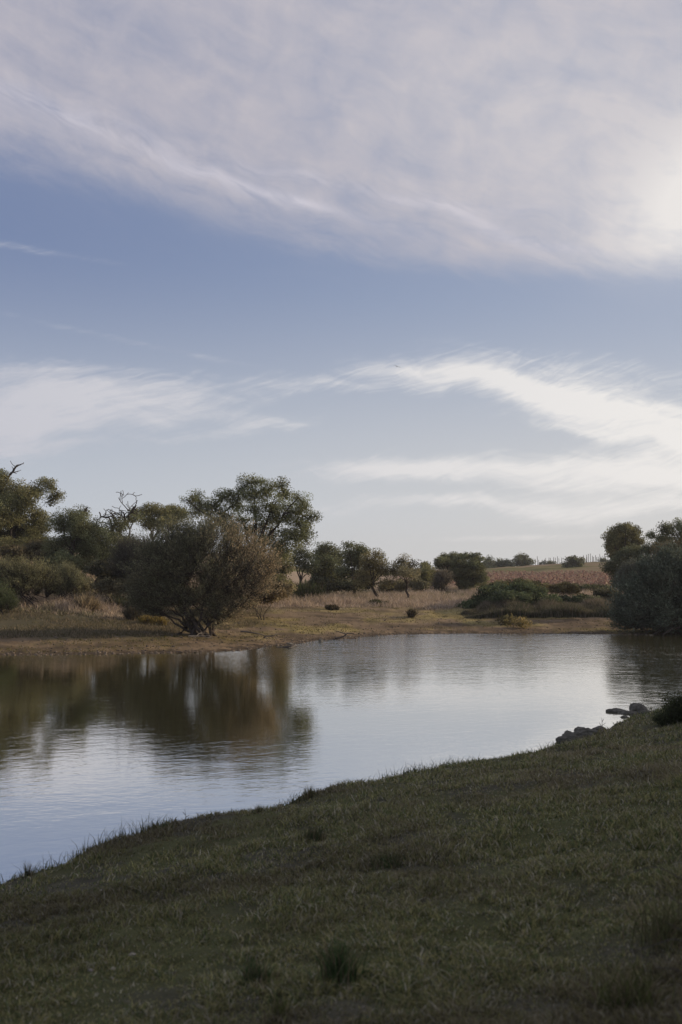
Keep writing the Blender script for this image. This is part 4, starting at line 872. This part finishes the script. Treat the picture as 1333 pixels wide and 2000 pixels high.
# ---- vineyard
r = np.random.RandomState(8)
def vine_mesh(seed):
    r = np.random.RandomState(seed); tv, tq = tubes(curve(np.array([0, 0, -.1]), np.array([0.03, 0, 0.6]), r, 4, .05, 0), np.array([[.035, .03, .03, .02]]), 4)
    n = 46; pos = np.column_stack([r.randn(n) * 0.34, r.randn(n) * 0.16, 0.35 + 0.75 * r.rand(n)])
    cc = mixv(np.tile(ncol((0.33, 0.21, 0.165)), (n, 1)), np.tile(ncol((0.44, 0.35, 0.25)), (n, 1)), (r.rand(n) < 0.35) * 1.0) * (0.5 + 0.8 * r.rand(n))[:, None]
    V, Q, C_ = leaves(pos, 0.24, r, cc, 0.8, 0)
    return np.concatenate([tv, V]), np.concatenate([tq, Q + len(tv)]), np.concatenate([np.tile(ncol((.06, .05, .04)), (len(tv), 1)), C_])
vm_ = []
for i_ in range(4):
    V, Q, C_ = vine_mesh(i_); o = build('grape_vine', V, [Q], M_LEAF, col=C_); vm_.append(o)
spots = []
for row, yy in enumerate(np.arange(117.5, 168, 2.6)):
    for xx in np.arange(9, 45, 1.25):
        if 0.36 * yy + 1 < xx or yy + (xx - 20) * 0.35 > 168: continue
        spots.append((xx + r.uniform(-.25, .25), yy + r.uniform(-.15, .15)))
inview = [s_ for s_ in spots if (s_[0] / s_[1] * F + 666) > 840 and (s_[0] / s_[1] * F + 666) < 1205]
inview.sort(key=lambda q: q[1])
rest = inview[300:]
for i_, (xx, yy) in enumerate(inview[:300]):
    o = vm_[i_ % 4] if i_ < 4 else vm_[i_ % 4].copy()
    if i_ >= 4: COL.objects.link(o)
    o.location = (xx, yy, Hh(xx, yy)); o.rotation_euler = (0, 0, r.uniform(-.5, .5) + (3.14 if r.rand() < .5 else 0)); q = r.uniform(.8, 1.15); o.scale = (q, q, q)
    tag(o, 'red leaved grape vine in the rows of the far vineyard', 'grape vine', 'grape vines of the red vineyard')
V = []; Q = []; C_ = []; o_ = 0
base_v = [vine_mesh(i_) for i_ in range(4)]
for i_, (xx, yy) in enumerate(rest):
    v_, q_, c_ = base_v[i_ % 4]; V.append(v_ + (xx, yy, Hh(xx, yy))); Q.append(q_ + o_); C_.append(c_); o_ += len(v_)
if V: tag(build('distant_vines', np.concatenate(V), [np.concatenate(Q)], M_LEAF, col=np.concatenate(C_)), 'red mass of the farthest vine rows below the green slope', 'vines', kind='stuff')
# posts on the crest
pv, pq = tubes(np.array([[[0, 0, -.3], [0, 0, .9], [0.01, 0, 1.9]]]), np.array([[.07, .065, .06]]), 6)
pv = np.vstack([pv, [[0.01, 0, 1.93]]]); capf = np.array([[len(pv) - 1, 12 + i_, 12 + (i_ + 1) % 6] for i_ in range(6)])
pm = build('vineyard_post', pv, [pq, capf], M_POST)
ppx = list(np.linspace(1046, 1098, 13) + r.uniform(-1.5, 1.5, 13)) + list(np.linspace(1142, 1188, 16) + r.uniform(-1.2, 1.2, 16))
for i_, px in enumerate(ppx):
    o = pm if i_ == 0 else pm.copy()
    if i_: COL.objects.link(o)
    yy = 232 + r.uniform(-6, 6); x, _, _ = P(px, 1100, yy); o.location = (x, yy, Hh(x, yy)); q = r.uniform(.6, 1.1); o.scale = (1, 1, q); o.rotation_euler = (r.uniform(-.06, .06), r.uniform(-.06, .06), 0)
    tag(o, 'thin grey crest stake left of the lone slope tree' if px < 1110 else 'thin grey crest stake right of the lone slope tree', 'post',
        'stakes left of the lone slope tree' if px < 1110 else 'stakes right of the lone slope tree')
for i_, (px, lb) in enumerate(((1062, 'low shrub among the left stakes on the hill crest'), (1078, 'ragged shrub at the right end of the left stakes on the crest'), (1178, 'small shrub among the right stakes on the hill crest'))):
    tree('crest_shrub', lb, 'shrub', px, 228, [(px, 1099 - (4 if i_ == 2 else 0), 6, 4), (px + 5, 1101 - (4 if i_ == 2 else 0), 5, 3)], col=G3, seed=60 + i_, puff=0.5, leafs=0.22, pl=60)
# pale sheet at the vineyard edge
x, y, z = P(1190, 1146, 104); zg = Hh(x, y)
nx = 14; uu, vv = np.meshgrid(np.linspace(-.9, .9, nx), np.linspace(0, 1.6, nx)); zz = 0.12 + 0.28 * vv + 0.06 * fbm(uu.ravel() * 3, vv.ravel() * 3, 1.0, 3).reshape(uu.shape)
V = np.column_stack([uu.ravel(), vv.ravel(), zz.ravel()]); i, j = np.meshgrid(np.arange(nx - 1), np.arange(nx - 1), indexing='ij'); Q = np.stack([i * nx + j, i * nx + j + 1, (i + 1) * nx + j + 1, (i + 1) * nx + j], -1).reshape(-1, 4)
V2 = V.copy(); V2[:, 2] -= 0.03
o = build('plastic_sheet', np.vstack([V, V2]), [Q, Q[:, ::-1] + len(V)], mat('pale_plastic', (0.55, 0.62, 0.68), rough=0.4)); o.location = (x, y, zg); tag(o, 'tiny pale blue sheet lying at the right end of the red vineyard', 'sheet')

# ---- bird
bx, by, bz = P(776, 716, 110)
pts = np.array([[(-.20, 0, 0), (-.10, 0, .005), (0, 0, .01), (.10, 0, 0), (.17, 0, -.005)]]); v1, q1 = tubes(pts, np.array([[.006, .03, .04, .028, .004]]), 8)
def wing(sg):
    p = np.array([(.07, 0, .02), (-.05, 0, .02), (.05, .20 * sg, .09), (-.05, .20 * sg, .09), (-.03, .42 * sg, .03), (-.06, .42 * sg, .03)])
    v = np.vstack([p + (0, 0, .006), p - (0, 0, .006)]); f = [(0, 1, 3, 2), (2, 3, 5, 4), (6, 8, 9, 7), (8, 10, 11, 9), (0, 2, 8, 6), (2, 4, 10, 8), (1, 7, 9, 3), (3, 9, 11, 5), (4, 5, 11, 10), (0, 6, 7, 1)]
    return v, np.array(f)
V, fs = join([(v1, q1), wing(1), wing(-1)])
o = build('bird', V, fs, mat('dark_feathers', (0.03, 0.03, 0.035)), smooth=False); o.location = (bx, by, bz); o.rotation_euler = (R(25), R(-12), R(65)); tag(o, 'small dark bird gliding high over the pond', 'bird')

# ------------------------------------------------------------------ haze: thin even evening air
hm = bpy.data.materials.new('haze'); hm.use_nodes = True; t = hm.node_tree; t.nodes.clear()
ho = t.nodes.new('ShaderNodeOutputMaterial'); pv_ = t.nodes.new('ShaderNodeVolumePrincipled'); t.links.new(pv_.outputs[0], ho.inputs['Volume'])
pv_.inputs['Color'].default_value = (0.85, 0.88, 0.95, 1); pv_.inputs['Density'].default_value = 0.00032; pv_.inputs['Anisotropy'].default_value = 0.3
zb = float(gz.min()) - 1.0; zt = 40.0; L_ = 960.0
hv = np.array([(x, y, z) for z in (zb, zt) for x, y in ((-L_, -L_), (L_, -L_), (L_, L_), (-L_, L_))])
tag(build('haze', hv, [np.array([(0, 3, 2, 1), (4, 5, 6, 7), (0, 1, 5, 4), (1, 2, 6, 5), (2, 3, 7, 6), (3, 0, 4, 7)])], hm), kind='stuff')
